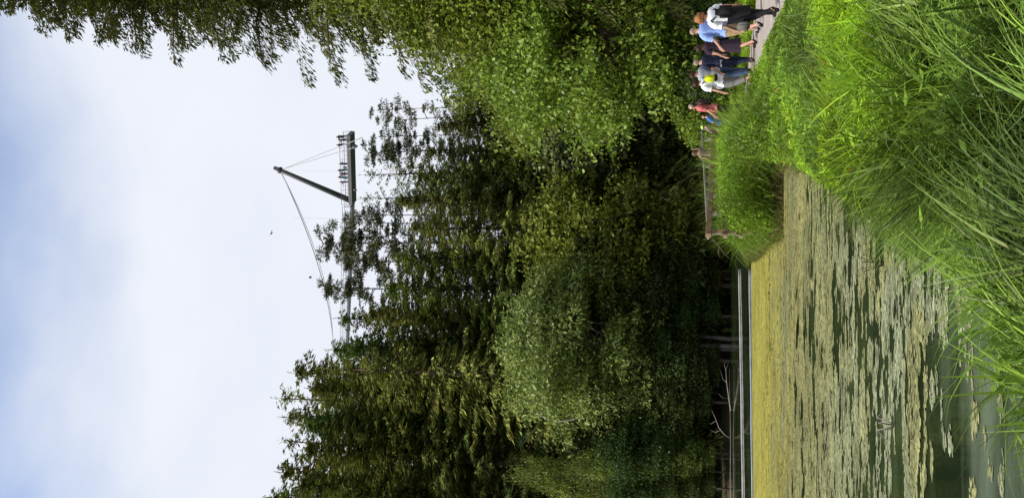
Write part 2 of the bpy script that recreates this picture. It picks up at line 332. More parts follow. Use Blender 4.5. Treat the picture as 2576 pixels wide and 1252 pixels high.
def make_spruce(h, r, base, whorls, perb, seed, tw=0.5, ww=0.15, droop=0.45, dens=3, gap=0.1, lmin=0.35):
    """returns (trunk_mesh, crown_mesh); trunk at origin"""
    rs = np.random.RandomState(seed); C = []; D = []; Nn = []; Ls = []; limb = []; Bc = []
    for i in range(whorls):
        t = (i + rs.uniform(-.3, .3)) / whorls; t = min(max(t, 0), .995)
        z0 = base + (h * 0.985 - base) * t; Lm = r * (1 - t) ** 0.66 * (0.55 + 0.45 * min(1, (t + 0.12) * 5)) + lmin * (1 - t * .4)
        nb = perb if t < .8 else max(4, perb - 2); ph = rs.uniform(0, 6.28)
        for k in range(nb):
            if rs.rand() < gap: continue
            az = ph + 6.283 * k / nb + rs.uniform(-.35, .35); Lb = Lm * rs.uniform(.48, 1.28); bc = rs.uniform(.72, 1.35)
            o = np.array([math.cos(az), math.sin(az), 0]); sd = np.array([-o[1], o[0], 0])
            dr = droop * rs.uniform(.6, 1.4) * (1 - t * .9); up = 0.10 + 0.55 * t
            ns = max(3, int(Lb / (tw * 0.42)))
            s = np.linspace(.12, 1, ns)
            P = o[None] * (Lb * s)[:, None]; P[:, 2] = z0 + Lb * (up * s - dr * s * s)
            limb.append(([(0, 0, z0)] + [tuple(P[ns // 2])] + [tuple(P[-1])], [0.02 + 0.012 * Lb, 0.02 + .005 * Lb, 0.008]))
            for q in range(ns):
                m = dens if s[q] < .97 else dens + 1
                wmax = 0.34 * Lb * (1 - s[q] * .75)
                for _ in range(m):
                    side = rs.uniform(-1, 1)
                    off = sd * side * wmax + np.array([0, 0, -abs(side) * wmax * .35 - rs.uniform(0, tw * .35)])
                    dd = o * rs.uniform(.25, .8) + sd * side * .8 + np.array([0, 0, -rs.uniform(.25, 1.0) * (1 - .8 * t)])
                    C.append(P[q] + off + rs.normal(size=3) * .05); D.append(dd); Nn.append(np.array([rs.normal() * .5, rs.normal() * .5, 1.]))
                    Ls.append(tw * rs.uniform(.55, 1.25)); Bc.append(bc)
    # leader
    for i in range(10):
        C.append(np.array([rs.normal() * .05, rs.normal() * .05, h - i * .12])); D.append(np.array([rs.normal() * .3, rs.normal() * .3, 1.])); Nn.append(rnd_dir(rs, 1)[0]); Ls.append(tw * .7); Bc.append(1.)
    C = np.array(C); D = np.array(D); Nn = np.array(Nn); Ls = np.array(Ls)
    cm = leaves(C, D, Nn, Ls, Ls * ww / tw * rs.uniform(.7, 1.3, len(Ls)), leafcol(rs, len(C), .38, .2) * np.array(Bc)[:, None])
    tk = [((0, 0, -.3), (0, 0, h * .3), (0, 0, h * .65), (0, 0, h * .97))], [h * .0125, h * .0095, h * .006, .02]
    tm = tubes('trunk', [(list(tk[0][0]), tk[1])] + limb[::2], 5)
    return tm, cm

def make_broad(h, rx, rz, cz, nblob, nleaf, seed, ll=0.2, lw=0.12, blob=(.22, .42), shell=.55, lean=(0, 0), trunk_r=.2, var=.35, hang=0.0, stems=1):
    """broadleaf tree: irregular crown of leafy clumps round limbs; crown centre height cz"""
    rs = np.random.RandomState(seed); B = []; 
    tries = 0
    while len(B) < nblob and tries < 4000:
        tries += 1
        d = rnd_dir(rs, 1)[0]; rr = rs.uniform(.35, 1.0) ** .6
        p = np.array([d[0] * rx * rr * .84, d[1] * rx * rr * .84, d[2] * rz * rr * .86]); 
        if p[2] < 0: p[:2] *= 1 - .35 * (-p[2] / rz)
        p += np.array([lean[0], lean[1], 0]) * p[2] / rz
        br = rs.uniform(*blob) * min(rx, rz); B.append((p + np.array([0, 0, cz]), br))
    vol = np.array([b[1] ** 2 for b in B]); cnt = (nleaf * vol / vol.sum()).astype(int)
    C = []; D = []; Nn = []; sh = []
    for (p, br), c in zip(B, cnt):
        d = rnd_dir(rs, c); d[:, 2] = np.where(d[:, 2] < -.3, d[:, 2] * .4, d[:, 2])
        lump = 1 + .35 * np.sin(d[:, 0] * 5 + p[0] * 3) * np.sin(d[:, 1] * 5 + p[1]) + .2 * np.sin(d[:, 2] * 9 + p[2] * 2)
        rad = br * lump * (1 - shell * rs.uniform(0, 1, c) ** 2) * rs.choice([1, 1, 1, 1.18], c)
        P = p + d * rad[:, None] * np.array([1.1, 1.1, .8]); P[:, 2] -= hang * rs.uniform(0, 1, c) * rad * .8
        C.append(P); dd = d * .6 + rnd_dir(rs, c); dd[:, 2] -= .25 + hang; D.append(dd)
        n = d * .8 + rnd_dir(rs, c) * .8; n[:, 2] += .5; Nn.append(n); sh.append(np.full(c, rs.uniform(.82, 1.18)))
    C = np.vstack(C); D = np.vstack(D); Nn = np.vstack(Nn); sh = np.concatenate(sh)[:, None]; n = len(C)
    s = rs.uniform(.6, 1.3, n)
    cm = leaves(C, D, Nn, ll * s, lw * s, leafcol(rs, n, var, .15) * sh)
    paths = []
    for st in range(stems):
        bx = 0 if stems == 1 else math.cos(st * 2.1) * trunk_r * 2; by = 0 if stems == 1 else math.sin(st * 2.1) * trunk_r * 2
        ex, ey = (lean[0] * .5, lean[1] * .5) if stems == 1 else (bx * 5, by * 5)
        top = (ex, ey, cz + rz * .45)
        pts = [(bx, by, -.3), (bx * 1.4 + ex * .1, by * 1.4 + ey * .1, cz * .35), ((bx + ex) * .5 + .15, (by + ey) * .5, cz * .75), top]
        paths.append((pts, [trunk_r, trunk_r * .75, trunk_r * .5, trunk_r * .12]))
    for (p, br) in B[:36]:
        z0 = max(min(p[2] - rs.uniform(.5, 2.0) * rz * .4, cz + rz * .3), cz - rz * .9 if cz - rz * .9 > .4 else .4)
        q0 = np.array([lean[0] * .2, lean[1] * .2, z0]); mid = (q0 + p) / 2 + np.array([0, 0, .12 * np.linalg.norm(p - q0)])
        paths.append(([tuple(q0), tuple(mid), tuple(p)], [trunk_r * .38, trunk_r * .22, .012]))
    return tubes('trunk', paths, 6), cm

def make_pine(h, bare, r, nclump, nleaf, seed, tw=.32, tr=.14):
    rs = np.random.RandomState(seed); C = []; D = []; paths = [([(0, 0, -.3), (.1, 0, h * .4), (-.05, .1, h * .75), (0, 0, h * .98)], [tr, tr * .8, tr * .5, .02])]
    per = nleaf // nclump; Nn = []
    for i in range(nclump):
        t = rs.uniform(0, 1) ** .8; z = h * (bare + (1 - bare) * t); rr = r * (1 - .75 * t) * rs.uniform(.25, 1.0); az = rs.uniform(0, 6.28)
        p = np.array([math.cos(az) * rr, math.sin(az) * rr, z]); br = rs.uniform(.25, .55)
        d = rnd_dir(rs, per); C.append(p + d * br * rs.uniform(.3, 1, (per, 1)) * np.array([1.5, 1.5, .45])); dd = d + rnd_dir(rs, per) * .6; dd[:, 2] += .1; D.append(dd); Nn.append(rnd_dir(rs, per))
        paths.append(([(0, 0, z - rr * .25), tuple(p * np.array([.5, .5, 1]) - np.array([0, 0, rr * .08])), tuple(p)], [.045, .03, .01]))
    C = np.vstack(C); D = np.vstack(D); Nn = np.vstack(Nn)
    ln = tw * rs.uniform(.6, 1.3, len(C)); return tubes('trunk', paths, 5), leaves(C, D, Nn, ln, ln * .3, leafcol(rs, len(C), .35, .2))

class Proto:
    def __init__(s, tc, h, leafmat, bark): s.t, s.c = tc; s.h = h; s.t.materials.append(bark); s.c.materials.append(leafmat)
    def place(s, name, loc, scale, rz, label, cat='tree', group=None):
        e = empty(name, loc, rz); e.scale = scale if hasattr(scale, '__len__') else (scale,) * 3
        link('trunk', s.t, None, e); link('crown', s.c, None, e); tag(e, label, cat, group); return e
def proto_m(p, leafmat):   # the same shapes under another foliage
    q = Proto.__new__(Proto); q.t = p.t; q.c = p.c.copy(); q.c.materials.clear(); q.c.materials.append(leafmat); q.h = p.h; return q
def gz(x, y): return float(H(np.array([x]), np.array([y]))[0])
def place_top(pr, name, u, v, Y, width, rz, label, cat='tree', group=None):
    """stand a tree at depth Y so that its tip reaches the height seen there"""
    p = at(u, v, Y); z = gz(p.x, Y); s = (p.z - z) / pr.h; return pr.place(name, (p.x, Y, z - .05), (s * width, s * width, s), rz, label, cat, group)

SPR = [Proto(make_spruce(28, 4.4, 1.5, 60, 9, 11, .46, .105, .60, 7), 28, M['spruce'], M['bark']),
       Proto(make_spruce(28, 4.9, 2.5, 50, 8, 12, .50, .11, .78, 8, .18), 28, M['spruce'], M['bark']),
       Proto(make_spruce(26, 3.6, 9.0, 36, 7, 13, .42, .10, .45, 4, .34), 26, M['spruce'], M['bark'])]
PIN = [Proto(make_pine(26, .62, 2.7, 80, 7500, 21, .24), 26, M['pine'], M['bark_grey']),
       Proto(make_pine(26, .60, 2.0, 36, 2400, 22, .24, .09), 26, M['pine'], M['bark_grey'])]
BRF = [Proto(make_broad(20, 5.0, 8.5, 11, 90, 34000, 31, .27, .14), 20, M['leaf_shaded'], M['bark']),
       Proto(make_broad(12, 4.0, 5.0, 6.6, 60, 24000, 32, .24, .12), 12, M['leaf_shaded'], M['bark'])]
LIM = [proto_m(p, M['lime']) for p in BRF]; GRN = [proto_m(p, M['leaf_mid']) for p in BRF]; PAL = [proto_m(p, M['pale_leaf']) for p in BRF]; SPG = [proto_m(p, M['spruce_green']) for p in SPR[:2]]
SHR = Proto(make_broad(4.2, 2.6, 2.0, 2.1, 34, 10000, 34, .20, .11, stems=3, trunk_r=.05), 4.2, M['leaf_shaded'], M['bark'])
SHRL = proto_m(SHR, M['leaf'])

rr = random.Random(5)
# tallest row on the skyline: (kind, y in the sideways photo, x of the tip, depth, width, label)
SKY = [
 (SPR[0], 1250, 660, 62, 1.0, 'tall dense spruce on the skyline at the very bottom edge of the photo'),
 (SPR[1], 1185, 688, 60, 1.0, 'spruce on the skyline with a narrow tip, second from the bottom edge of the photo'),
 (SPR[2], 1108, 698, 66, 1.1, 'loose spruce on the skyline, third from the bottom edge of the photo'),
 (SPR[0], 1048, 698, 58, .9, 'spruce whose tip leans over the skyline just below the highest tip in mid photo'),
 (SPR[2], 1000, 682, 70, 1.0, 'ragged olive spruce with see-through top, the highest tip of the forest past the bridge cables'),
 (SPR[1], 935, 722, 64, 1.0, 'broad spruce on the skyline just beside the ragged highest tip'),
 (SPR[0], 878, 815, 60, .9, 'spruce on the skyline where the bridge cables go out of sight'),
 (SPR[1], 800, 838, 66, .8, 'spruce in the notch of the skyline beside the far deck of the footbridge'),
 (PIN[0], 722, 803, 62, 1.0, 'airy pine with sky showing between its thin trunk and tufts, crossed by the bridge cable'),
 (PIN[0], 612, 798, 60, 1.25, 'bushy topped pine with tall bare trunk near the foot of the bridge mast'),
 (PIN[0], 655, 850, 64, .9, 'pine with reddish bare stem between the two taller pines'),
 (PIN[1], 560, 838, 63, 1.0, 'thin pine right beside the foot of the bridge mast'),
 (PIN[1], 540, 900, 60, 1.1, 'short thin pine below the foot of the bridge mast'),
 (SPR[2], 500, 893, 66, .8, 'dark loose spruce directly below the mast foot of the footbridge'),
 (SPR[2], 440, 902, 64, .85, 'black looking spruce with open branches below the viewing deck'),
 (PIN[0], 385, 914, 66, 1.0, 'grey thin-stemmed pine just below the end of the viewing deck'),
 (PIN[1], 345, 935, 68, 1.0, 'sparse pine between the grey pine and the two bare stems'),
 (PIN[1], 305, 945, 66, .9, 'nearly bare pine stem, the one farther from the big leafy tree'),
 (PIN[1], 278, 930, 64, .9, 'nearly bare pine stem next to the big leafy tree'),
]
for i, (pr, y, v, Y, wd, lab) in enumerate(SKY):
    place_top(pr, 'pine_tree' if pr in PIN else 'spruce_tree', 1252 - y, v, Y, wd * rr.uniform(.92, 1.1), rr.uniform(0, 6.28), lab)
# second row in front, filling the slope of foliage
MID = [
 (SPR[0], 1215, 730, 54, 1.1, 'spruce in the front row at the bottom edge of the photo'),
 (SPR[1], 1130, 745, 53, 1.1, 'hanging-branched spruce in the front row near the bottom edge'),
 (SPG[0], 1065, 752, 55, 1.15, 'fresh green spruce mixed among the spruces above the pond willow'),
 (SPR[0], 975, 765, 54, 1.1, 'wide spruce standing right behind the pale willow'),
 (SPR[2], 925, 800, 51, 1.1, 'spruce with pale visible trunk behind the willow top'),
 (SPG[1], 870, 872, 56, 1.1, 'mid green spruce below the cables of the footbridge'),
 (SPR[1], 790, 905, 55, 1.1, 'brownish green spruce between the airy pine and the willow'),
 (SPR[1], 720, 955, 53, 1.15, 'olive spruce full of cones under the airy pine'),
 (SPR[0], 650, 975, 54, 1.15, 'sunlit olive spruce below the bushy topped pine'),
 (SPR[1], 575, 1015, 52, 1.1, 'drooping spruce in the middle of the forest wall'),
 (SPR[0], 505, 985, 56, 1.0, 'slim spruce with a long dark trunk line in the middle of the forest wall'),
 (SPR[0], 450, 1030, 55, 1.1, 'spruce in the middle of the forest wall below the black open one'),
 (SPR[1], 385, 1060, 56, 1.1, 'spruce in the forest wall behind the feathery yellow-green tree'),
 (SPR[0], 320, 1080, 58, 1.1, 'spruce half hidden behind the big leafy tree'),
 (GRN[0], 250, 1090, 60, 1.2, 'broadleaf tree almost hidden behind the big leafy tree'),
 (LIM[1], 605, 1270, 49.5, 1.0, 'yellow-green feathery tree in the middle of the forest wall'),
 (LIM[1], 385, 1205, 55, .75, 'yellow-green feathery treetop beside the pale grey-green bush tree'),
 (PAL[1], 330, 1245, 54, .95, 'pale grey-green soft-leaved tree behind the big leafy tree'),
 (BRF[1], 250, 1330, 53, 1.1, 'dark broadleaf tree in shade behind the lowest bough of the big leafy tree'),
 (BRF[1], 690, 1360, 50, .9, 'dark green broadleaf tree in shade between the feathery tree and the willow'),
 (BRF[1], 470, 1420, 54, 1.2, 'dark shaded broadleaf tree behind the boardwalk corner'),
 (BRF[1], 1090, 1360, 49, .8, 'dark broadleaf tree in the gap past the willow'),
 (GRN[1], 1190, 1250, 47, .30, 'bright green young tree beside the water at the bottom edge of the photo'),
]
for i, (pr, y, v, Y, wd, lab) in enumerate(MID):
    nm = 'spruce_tree' if pr in SPR or pr in SPG else 'broadleaf_tree'
    place_top(pr, nm, 1252 - y, v, Y, wd * rr.uniform(.95, 1.1), rr.uniform(0, 6.28), lab)
# willow leaning over the far shore
WIL = Proto(make_broad(11.5, 4.5, 4.3, 7.0, 64, 56000, 41, .22, .085, blob=(.17, .33), lean=(-.6, -.3), trunk_r=.10, hang=.25, stems=4), 11.5, M['willow'], M['bark_grey'])
place_top(WIL, 'willow_tree', 1252 - 850, 1228, 46.8, 1.06, .4, 'large pale grey-green willow leaning over the far shore of the pond')
# shore shrubs
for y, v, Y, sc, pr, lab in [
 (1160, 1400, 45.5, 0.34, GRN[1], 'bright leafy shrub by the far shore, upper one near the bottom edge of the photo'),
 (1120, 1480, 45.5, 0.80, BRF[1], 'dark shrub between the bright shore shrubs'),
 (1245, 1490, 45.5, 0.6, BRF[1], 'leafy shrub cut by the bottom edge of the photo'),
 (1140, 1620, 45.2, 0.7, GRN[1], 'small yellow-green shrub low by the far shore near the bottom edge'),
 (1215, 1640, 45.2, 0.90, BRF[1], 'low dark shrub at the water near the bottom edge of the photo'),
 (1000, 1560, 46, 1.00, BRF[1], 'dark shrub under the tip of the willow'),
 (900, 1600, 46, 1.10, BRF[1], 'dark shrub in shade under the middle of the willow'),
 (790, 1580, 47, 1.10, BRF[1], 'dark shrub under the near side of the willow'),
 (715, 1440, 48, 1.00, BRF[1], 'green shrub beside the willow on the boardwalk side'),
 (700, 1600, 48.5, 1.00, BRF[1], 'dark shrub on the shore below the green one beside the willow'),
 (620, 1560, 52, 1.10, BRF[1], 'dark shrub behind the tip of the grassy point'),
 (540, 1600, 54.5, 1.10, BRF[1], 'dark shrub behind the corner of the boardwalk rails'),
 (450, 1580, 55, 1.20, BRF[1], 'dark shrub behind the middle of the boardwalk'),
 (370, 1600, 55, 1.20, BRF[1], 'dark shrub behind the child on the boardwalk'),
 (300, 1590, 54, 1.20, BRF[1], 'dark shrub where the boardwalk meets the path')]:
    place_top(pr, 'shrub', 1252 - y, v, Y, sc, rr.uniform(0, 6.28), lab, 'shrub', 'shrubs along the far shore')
# depth of the forest: rows of shaded trees behind the front rows
for row, (Y, n, x0, x1) in enumerate([(58, 13, -30, 28), (66, 12, -34, 34), (76, 12, -40, 40)]):
    for i in range(n):
        x = x0 + (x1 - x0) * (i + rr.uniform(.1, .9)) / n; yy = Y + rr.uniform(-2.5, 2.5)
        if -3 < x < 14 and Y > 60: sc = rr.uniform(.50, .62)
        elif x > 14: sc = rr.uniform(.75, .9)
        elif x > -9: sc = rr.uniform(.62, .74) if Y < 60 else rr.uniform(.5, .68)
        else: sc = rr.uniform(.72, .84) - (.10 if Y > 70 else 0) - (.06 if Y > 60 else 0)
        if -3 < x < 14 and Y < 60: sc = rr.uniform(.55, .66)
        SPR[i % 2].place('spruce_tree', (x, yy, gz(x, yy) - .05), (sc * 1.15, sc * 1.15, sc), rr.uniform(0, 6.28), 'shaded spruce deep inside the forest behind the front row of trees', 'tree', 'spruces deep in the forest')
# wood on the bank beyond the bottom edge of the photo
for i in range(9):
    x = -22 - i * 1.6; y = 46.5 + rr.uniform(0, 6)
    sc = rr.uniform(.95, 1.15)
    SPR[i % 2].place('spruce_tree', (x, y, gz(x, y) - .05), sc, rr.uniform(0, 6.28), 'tall spruce of the wood that goes on past the bottom edge of the photo', 'tree', 'spruces beyond the bottom edge')

# ------------------------------------------------------------------ near trees on the right bank (top of the sideways photo)
NS = Proto(make_spruce(36, 6.0, 5, 84, 10, 51, .27, .070, .52, 11, .10, .5), 36, M['spruce_near'], M['bark'])
def ns_place(x, y, sc, rz, lab): return NS.place('spruce_tree', (x, y, gz(x, y) - .05), sc, rz, lab)
ns_place(12.9, 31.0, (1.0, 1.0, 1.02), .3, 'huge dark spruce with drooping branches filling the top edge of the photo')
ns_place(18.5, 35.0, (1.05, 1.05, 1.0), 1.9, 'second dark spruce half seen behind the huge one at the top edge of the photo')
NB = [Proto(make_broad(18, 4.6, 8.4, 10.0, 110, 46000, 61, .21, .12, blob=(.20, .36)), 18, M['leaf'], M['bark']),
      Proto(make_broad(10, 4.2, 4.5, 5.3, 80, 34000, 62, .20, .12, blob=(.20, .36)), 10, M['leaf'], M['bark'])]
def nb(k, x, y, s, rz, lab, name='broadleaf_tree'): return NB[k].place(name, (x, y, gz(x, y) - .05), s, rz, lab)
nb(0, 11.2, 30.0, (1.0, 1.0, 1.0), 0, 'tall bright green leafy tree behind the walkers, reaching the sky')
nb(0, 15.6, 33.5, (1.1, 1.1, 1.06), 2.0, 'leafy green tree behind the walkers, at the very top edge of the photo')
nb(1, 7.6, 29.6, (.90, .90, 1.05), 1.0, 'lower leafy tree whose boughs hang out toward the boardwalk')
nb(1, 12.0, 28.2, (.85, .85, .88), 2.6, 'dense leafy bush tree right behind the man in the blue shirt')
nb(1, 9.6, 39.0, (1.0, 1.0, 1.55), 4.0, 'green leafy tree farther back past the boardwalk')

for x, y, sc, pr, lab in [(8.9, 28.4, .45, SHR, 'low dark shrub right behind the walkers heads at the top edge of the photo'), (6.6, 28.6, .55, SHR, 'leafy shrub behind the person in the navy shirt'), (10.2, 27.4, .55, SHR, 'darker shrub behind the bald person in light blue'), (5.3, 30.5, .6, SHRL, 'leafy shrub behind the coral shirt at the start of the boardwalk')]:
    pr.place('shrub', (x, y, -.05), sc, x, lab, 'shrub', 'shrubs behind the walkers')
# ------------------------------------------------------------------ grass
def blades(name, X, Y, ln, wd, lean, col, seed, seg=3, az=None, mat=None, arch=1.0):
    rs = np.random.RandomState(seed); n = len(X); Z = H(X, Y) - .01
    if az is None: az = rs.uniform(0, 6.283, n)
    d = np.stack([np.cos(az), np.sin(az)], 1); fa = az + rs.uniform(-1.2, 1.2, n) + 1.57; sd = np.stack([np.cos(fa), np.sin(fa), np.zeros(n)], 1)
    V = np.zeros((n, (seg + 1) * 2, 3), np.float32)
    for k in range(seg + 1):
        s = k / seg; ang = lean * (0.35 + arch * s)             # angle from vertical
        hor = ln * s * np.sin(np.clip(ang, 0, 1.9)); ver = ln * s * np.cos(np.clip(ang * .8, 0, 1.75))
        P = np.stack([X + d[:, 0] * hor, Y + d[:, 1] * hor, Z + ver], 1); ww = (wd * (1 - s ** 1.6) * .5 + wd * .04)[:, None]
        V[:, 2 * k] = P - sd * ww; V[:, 2 * k + 1] = P + sd * ww
    base = (np.arange(n) * (seg + 1) * 2)[:, None]; Qs = []
    for k in range(seg): Qs.append(np.concatenate([base + 2 * k, base + 2 * k + 1, base + 2 * k + 3, base + 2 * k + 2], 1))
    me = np_mesh(name, V.reshape(-1, 3), np.concatenate(Qs), np.repeat(col, (seg + 1) * 2, axis=0))
    o = link(name, me, mat or M['grass']); return o
def scatter(n, x0, x1, y0, y1, seed, margin=1.25, spow=1.0):
    rs = np.random.RandomState(seed); y = y0 + (y1 - y0) * rs.uniform(0, 1, n) ** spow; x = rs.uniform(x0, x1, n)
    k = (np.abs(x) < (y + 1.0) * 0.324 * margin + .6); x = x[k]; y = y[k]; s = sdist(x, y); k = s > .02; return x[k], y[k], s[k]
def in_path(x, y, mg=0.0):
    ins = np.zeros(x.shape, bool); n = len(PATH)
    for i in range(n):
        ax, ay = PATH[i]; bx, by = PATH[(i + 1) % n]; c = ((ay > y) != (by > y)); xx = ax + mg + (y - ay) * (bx - ax) / ((by - ay) or 1e-9); ins ^= c & (x < xx)
    return ins
def glen(x, y):
    """height of the meadow, tall on the point and along the boardwalk, short by the path"""
    u = 626 + F * x / (y * math.cos(PITCH) + .01)
    tall = sstep(1005, 890, u) * sstep(15, 18.5, y) * (1 - sstep(25, 27, y))
    base = .34 + .10 * sstep(9, 5, y)
    base = base * (1 - .62 * sstep(3.6, 4.4, x) * sstep(10.5, 13, y) * (1 - sstep(20, 21.5, y)))
    back = sstep(21.8, 22.8, y) * sstep(4.8, 5.8, x)
    L = base * (1 - tall) + tall * 1.18; L = L * (1 - back) + .28 * back
    return L
def gcol(x, y, rs, dry=0.05):
    n = len(x); a = fbm(x * .55, y * .35, 7); b = fbm(x * 1.6, y * 1.1, 9)
    bright = sstep(.36, .60, a) * sstep(5.2, 8.0, y); bright = bright * (1 - .65 * sstep(12, 16, y)); bright = np.maximum(bright, sstep(21.8, 22.6, y) * sstep(4.5, 5.5, x) * .9)
    c0 = np.array([.92, .86, 1.0]); c1 = np.array([1.55, 1.38, .6])
    c = c0 + (c1 - c0) * bright[:, None]; c = c * (.50 + 1.0 * sstep(.25, .75, b)[:, None]) * rs.uniform(.55, 1.35, (n, 1)); br_ = (rs.rand(n) < .02) & (y > 8); c[br_] = c[br_] * np.array([1.6, .75, .9])
    k = rs.rand(n) < dry; c[k] = np.array([1.5, 1.15, 2.0]) * rs.uniform(.6, 1.2, (k.sum(), 1)); return c
rs = np.random.RandomState(77)
# main meadow
x, y, s = scatter(330000, -9, 11, 2.6, 30, 1, spow=1.0); k = ~in_path(x, y); x, y, s = x[k], y[k], s[k]
Lg = glen(x, y) * (.45 + .95 * rs.uniform(0, 1, len(x)) ** 1.4) * np.where(y > 15, .18 + .82 * sstep(.1, .8, s), .45 + .55 * sstep(0, .7, s)) * (.55 + .9 * fbm(x * 1.4, y * 1.4, 5)) * (1 - .25 * (y < 6))
az = 6.283 * fbm(x * .7, y * .7, 15) * 2 + rs.normal(0, 2.2, len(x))
o = blades('grass', x, y, Lg, rs.uniform(.006, .012, len(x)) * (1 + y * .065), rs.uniform(.2, 1.6, len(x)), gcol(x, y, rs), 2, 3, az)
tag(o, 'bright and blue-green meadow grass covering the bank between pond and path', 'grass', kind='stuff')
# beyond the path and out to the trees
x, y, s = scatter(60000, -2, 24, 26, 42, 31); k = ~in_path(x, y); x, y, s = x[k], y[k], s[k]
o = blades('lawn_grass', x, y, rs.uniform(.12, .35, len(x)), rs.uniform(.02, .04, len(x)), rs.uniform(.2, .9, len(x)), gcol(x, y, rs), 3, 2)
tag(o, 'short sunny grass behind the walkers under the leafy trees', 'grass', kind='stuff')
# long arching blades close to the camera, in tussocks
tx, ty, ts = scatter(2600, -7, 6, 2.9, 9.5, 41); k = tx / ty > -.20; tx, ty, ts = tx[k], ty[k], ts[k]; per = 20
x = np.repeat(tx, per) + rs.normal(0, .07, len(tx) * per); y = np.repeat(ty, per) + rs.normal(0, .07, len(tx) * per)
az = np.repeat(6.283 * fbm(tx * .5, ty * .5, 19) * 1.6, per) + rs.normal(0, .75, len(x)); L2 = np.repeat(rs.uniform(.45, .85, len(tx)), per) * rs.uniform(.6, 1.15, len(x)) * np.repeat(.55 + .45 * sstep(0, .8, ts), per)
c = gcol(x, y, rs, .012) * np.array([1.15, 1.10, 1.05]); tn = np.repeat(rs.uniform(.7, 1.35, len(tx)), per)[:, None]; pale = np.repeat((rs.rand(len(tx)) < .25), per); c = c * tn; c[pale] = c[pale] * np.array([1.15, 1.25, 2.0])
o = blades('long_grass', x, y, L2, rs.uniform(.010, .024, len(x)) * (.65 + .11 * y), rs.uniform(.35, 1.5, len(x)), c, 5, 5, az, arch=1.1)
tag(o, 'long arching grass blades in tussocks closest to the viewer', 'grass', kind='stuff')
# leafy herbs in the bright band of the meadow
x, y, s = scatter(230000, -3, 8, 4.5, 24, 51); k = (~in_path(x, y)) & (s > .25) & ((fbm(x * .55, y * .35, 7) + .25 * rs.rand(len(x)) > .50) | (y > 14)) & (rs.rand(len(x)) < .12 + .88 * sstep(5.5, 9.5, y)); x, y, s = x[k], y[k], s[k]; n = len(x)
zz = H(x, y) + rs.uniform(.08, 1.0, n) * glen(x, y) * .95
d = rnd_dir(rs, n); d[:, 2] = d[:, 2] * .5 + .1; nn = rnd_dir(rs, n) * .6; nn[:, 2] += 1
me = leaves(np.stack([x, y, zz], 1), d, nn, rs.uniform(.06, .19, n), rs.uniform(.015, .05, n), gcol(x, y, rs, 0) * np.array([1.05, 1.1, .8]), 'meadow_herbs')
o = link('meadow_herbs', me, M['grass']); tag(o, 'small broad-leaved herbs mixed into the brightest band of the meadow', 'herbs', kind='stuff')
# dead stalks and roots along the cut edge of the point
x, y, s = scatter(60000, -3, 4.5, 16, 34, 61); k = (s < .5); x, y = x[k], y[k]; n = len(x); c = np.tile(np.array([1.5, .62, 2.2]), (n, 1)) * rs.uniform(.25, 1.0, (n, 1))
o = blades('dead_stalks', x, y, rs.uniform(.15, .45, n), rs.uniform(.010, .022, n), rs.uniform(.5, 1.7, n), c, 6, 3)
tag(o, 'brown dead stalks hanging over the eroded edge of the grassy point', 'dead stalks', kind='stuff')

# ------------------------------------------------------------------ duckweed
def flakes(n, x0, x1, y0, y1, seed, cover, lx, ly, name, lab, colf):
    rs = np.random.RandomState(seed); x = rs.uniform(x0, x1, n); y = rs.uniform(y0, y1, n)
    k = np.abs(x) < (y + 1) * .324 * 1.3 + 1; x, y = x[k], y[k]; k = rs.rand(len(x)) < cover(x, y); x, y = x[k], y[k]; s = sdist(x, y); k = s < .05; x, y = x[k], y[k]; n = len(x)
    a = rs.uniform(*lx, n) ; b = rs.uniform(*ly, n); th = rs.normal(0, .12, n); K = 7; V = np.zeros((n, K, 3), np.float32)
    for j in range(K):
        t = 6.283 * j / K + rs.uniform(-.3, .3, n); r = rs.uniform(.65, 1.2, n); px = np.cos(t) * a * r; py = np.sin(t) * b * r
        V[:, j, 0] = x + px * np.cos(th) - py * np.sin(th); V[:, j, 1] = y + px * np.sin(th) + py * np.cos(th)
    V[:, :, 2] = (WZ + .004 + rs.uniform(0, .005, n))[:, None]
    me = np_mesh(name, V.reshape(-1, 3), np.arange(n * K).reshape(n, K), np.repeat(colf(x, y, rs), K, axis=0)); o = link(name, me, M['duckweed']); tag(o, lab, 'duckweed', kind='stuff'); return o
BY0, BY1 = at_z(0, 1895, WZ), at_z(572, 1888, WZ)       # inner boom
def boomy(x): return BY0.y + (BY1.y - BY0.y) * (x - BY0.x) / (BY1.x - BY0.x)
def cov_far(x, y): return np.where(y < boomy(x) - .05 - .25 * fbm(x * 2, y * 0, 3), sstep(17.5, 26.5, y + 5 * (fbm(x * .8, y * 1.6, 71) - .5)) ** 2.2, 0)
def cov_near(x, y):
    st = fbm(x * .8, y * 2.4, 81, 3); big = fbm(x * .30 + 5, y * .60, 83, 3)
    th = .47 - .12 * sstep(9, 17, y) - .07 * sstep(-2.5, 1.5, x) + .11 * sstep(9.0, 6.5, y) * sstep(.6, -1.0, x) + .55 * (big - .5)
    fine = fbm(x * 3.0, y * 9.0, 85, 2)
    th = th - .06 * sstep(15, 20, y); cv = sstep(th - .04, th + .06, st * .6 + fine * .4) * sstep(.28, .55, fine + .12 * sstep(10, 18, y))
    return np.where(y < boomy(x) - .05, cv, 0)
def colfar(x, y, rs): return np.array([1.10, 1.06, .85]) * rs.uniform(.65, 1.25, (len(x), 1)) * (.70 + .6 * fbm(x * .8, y * 3, 5))[:, None]
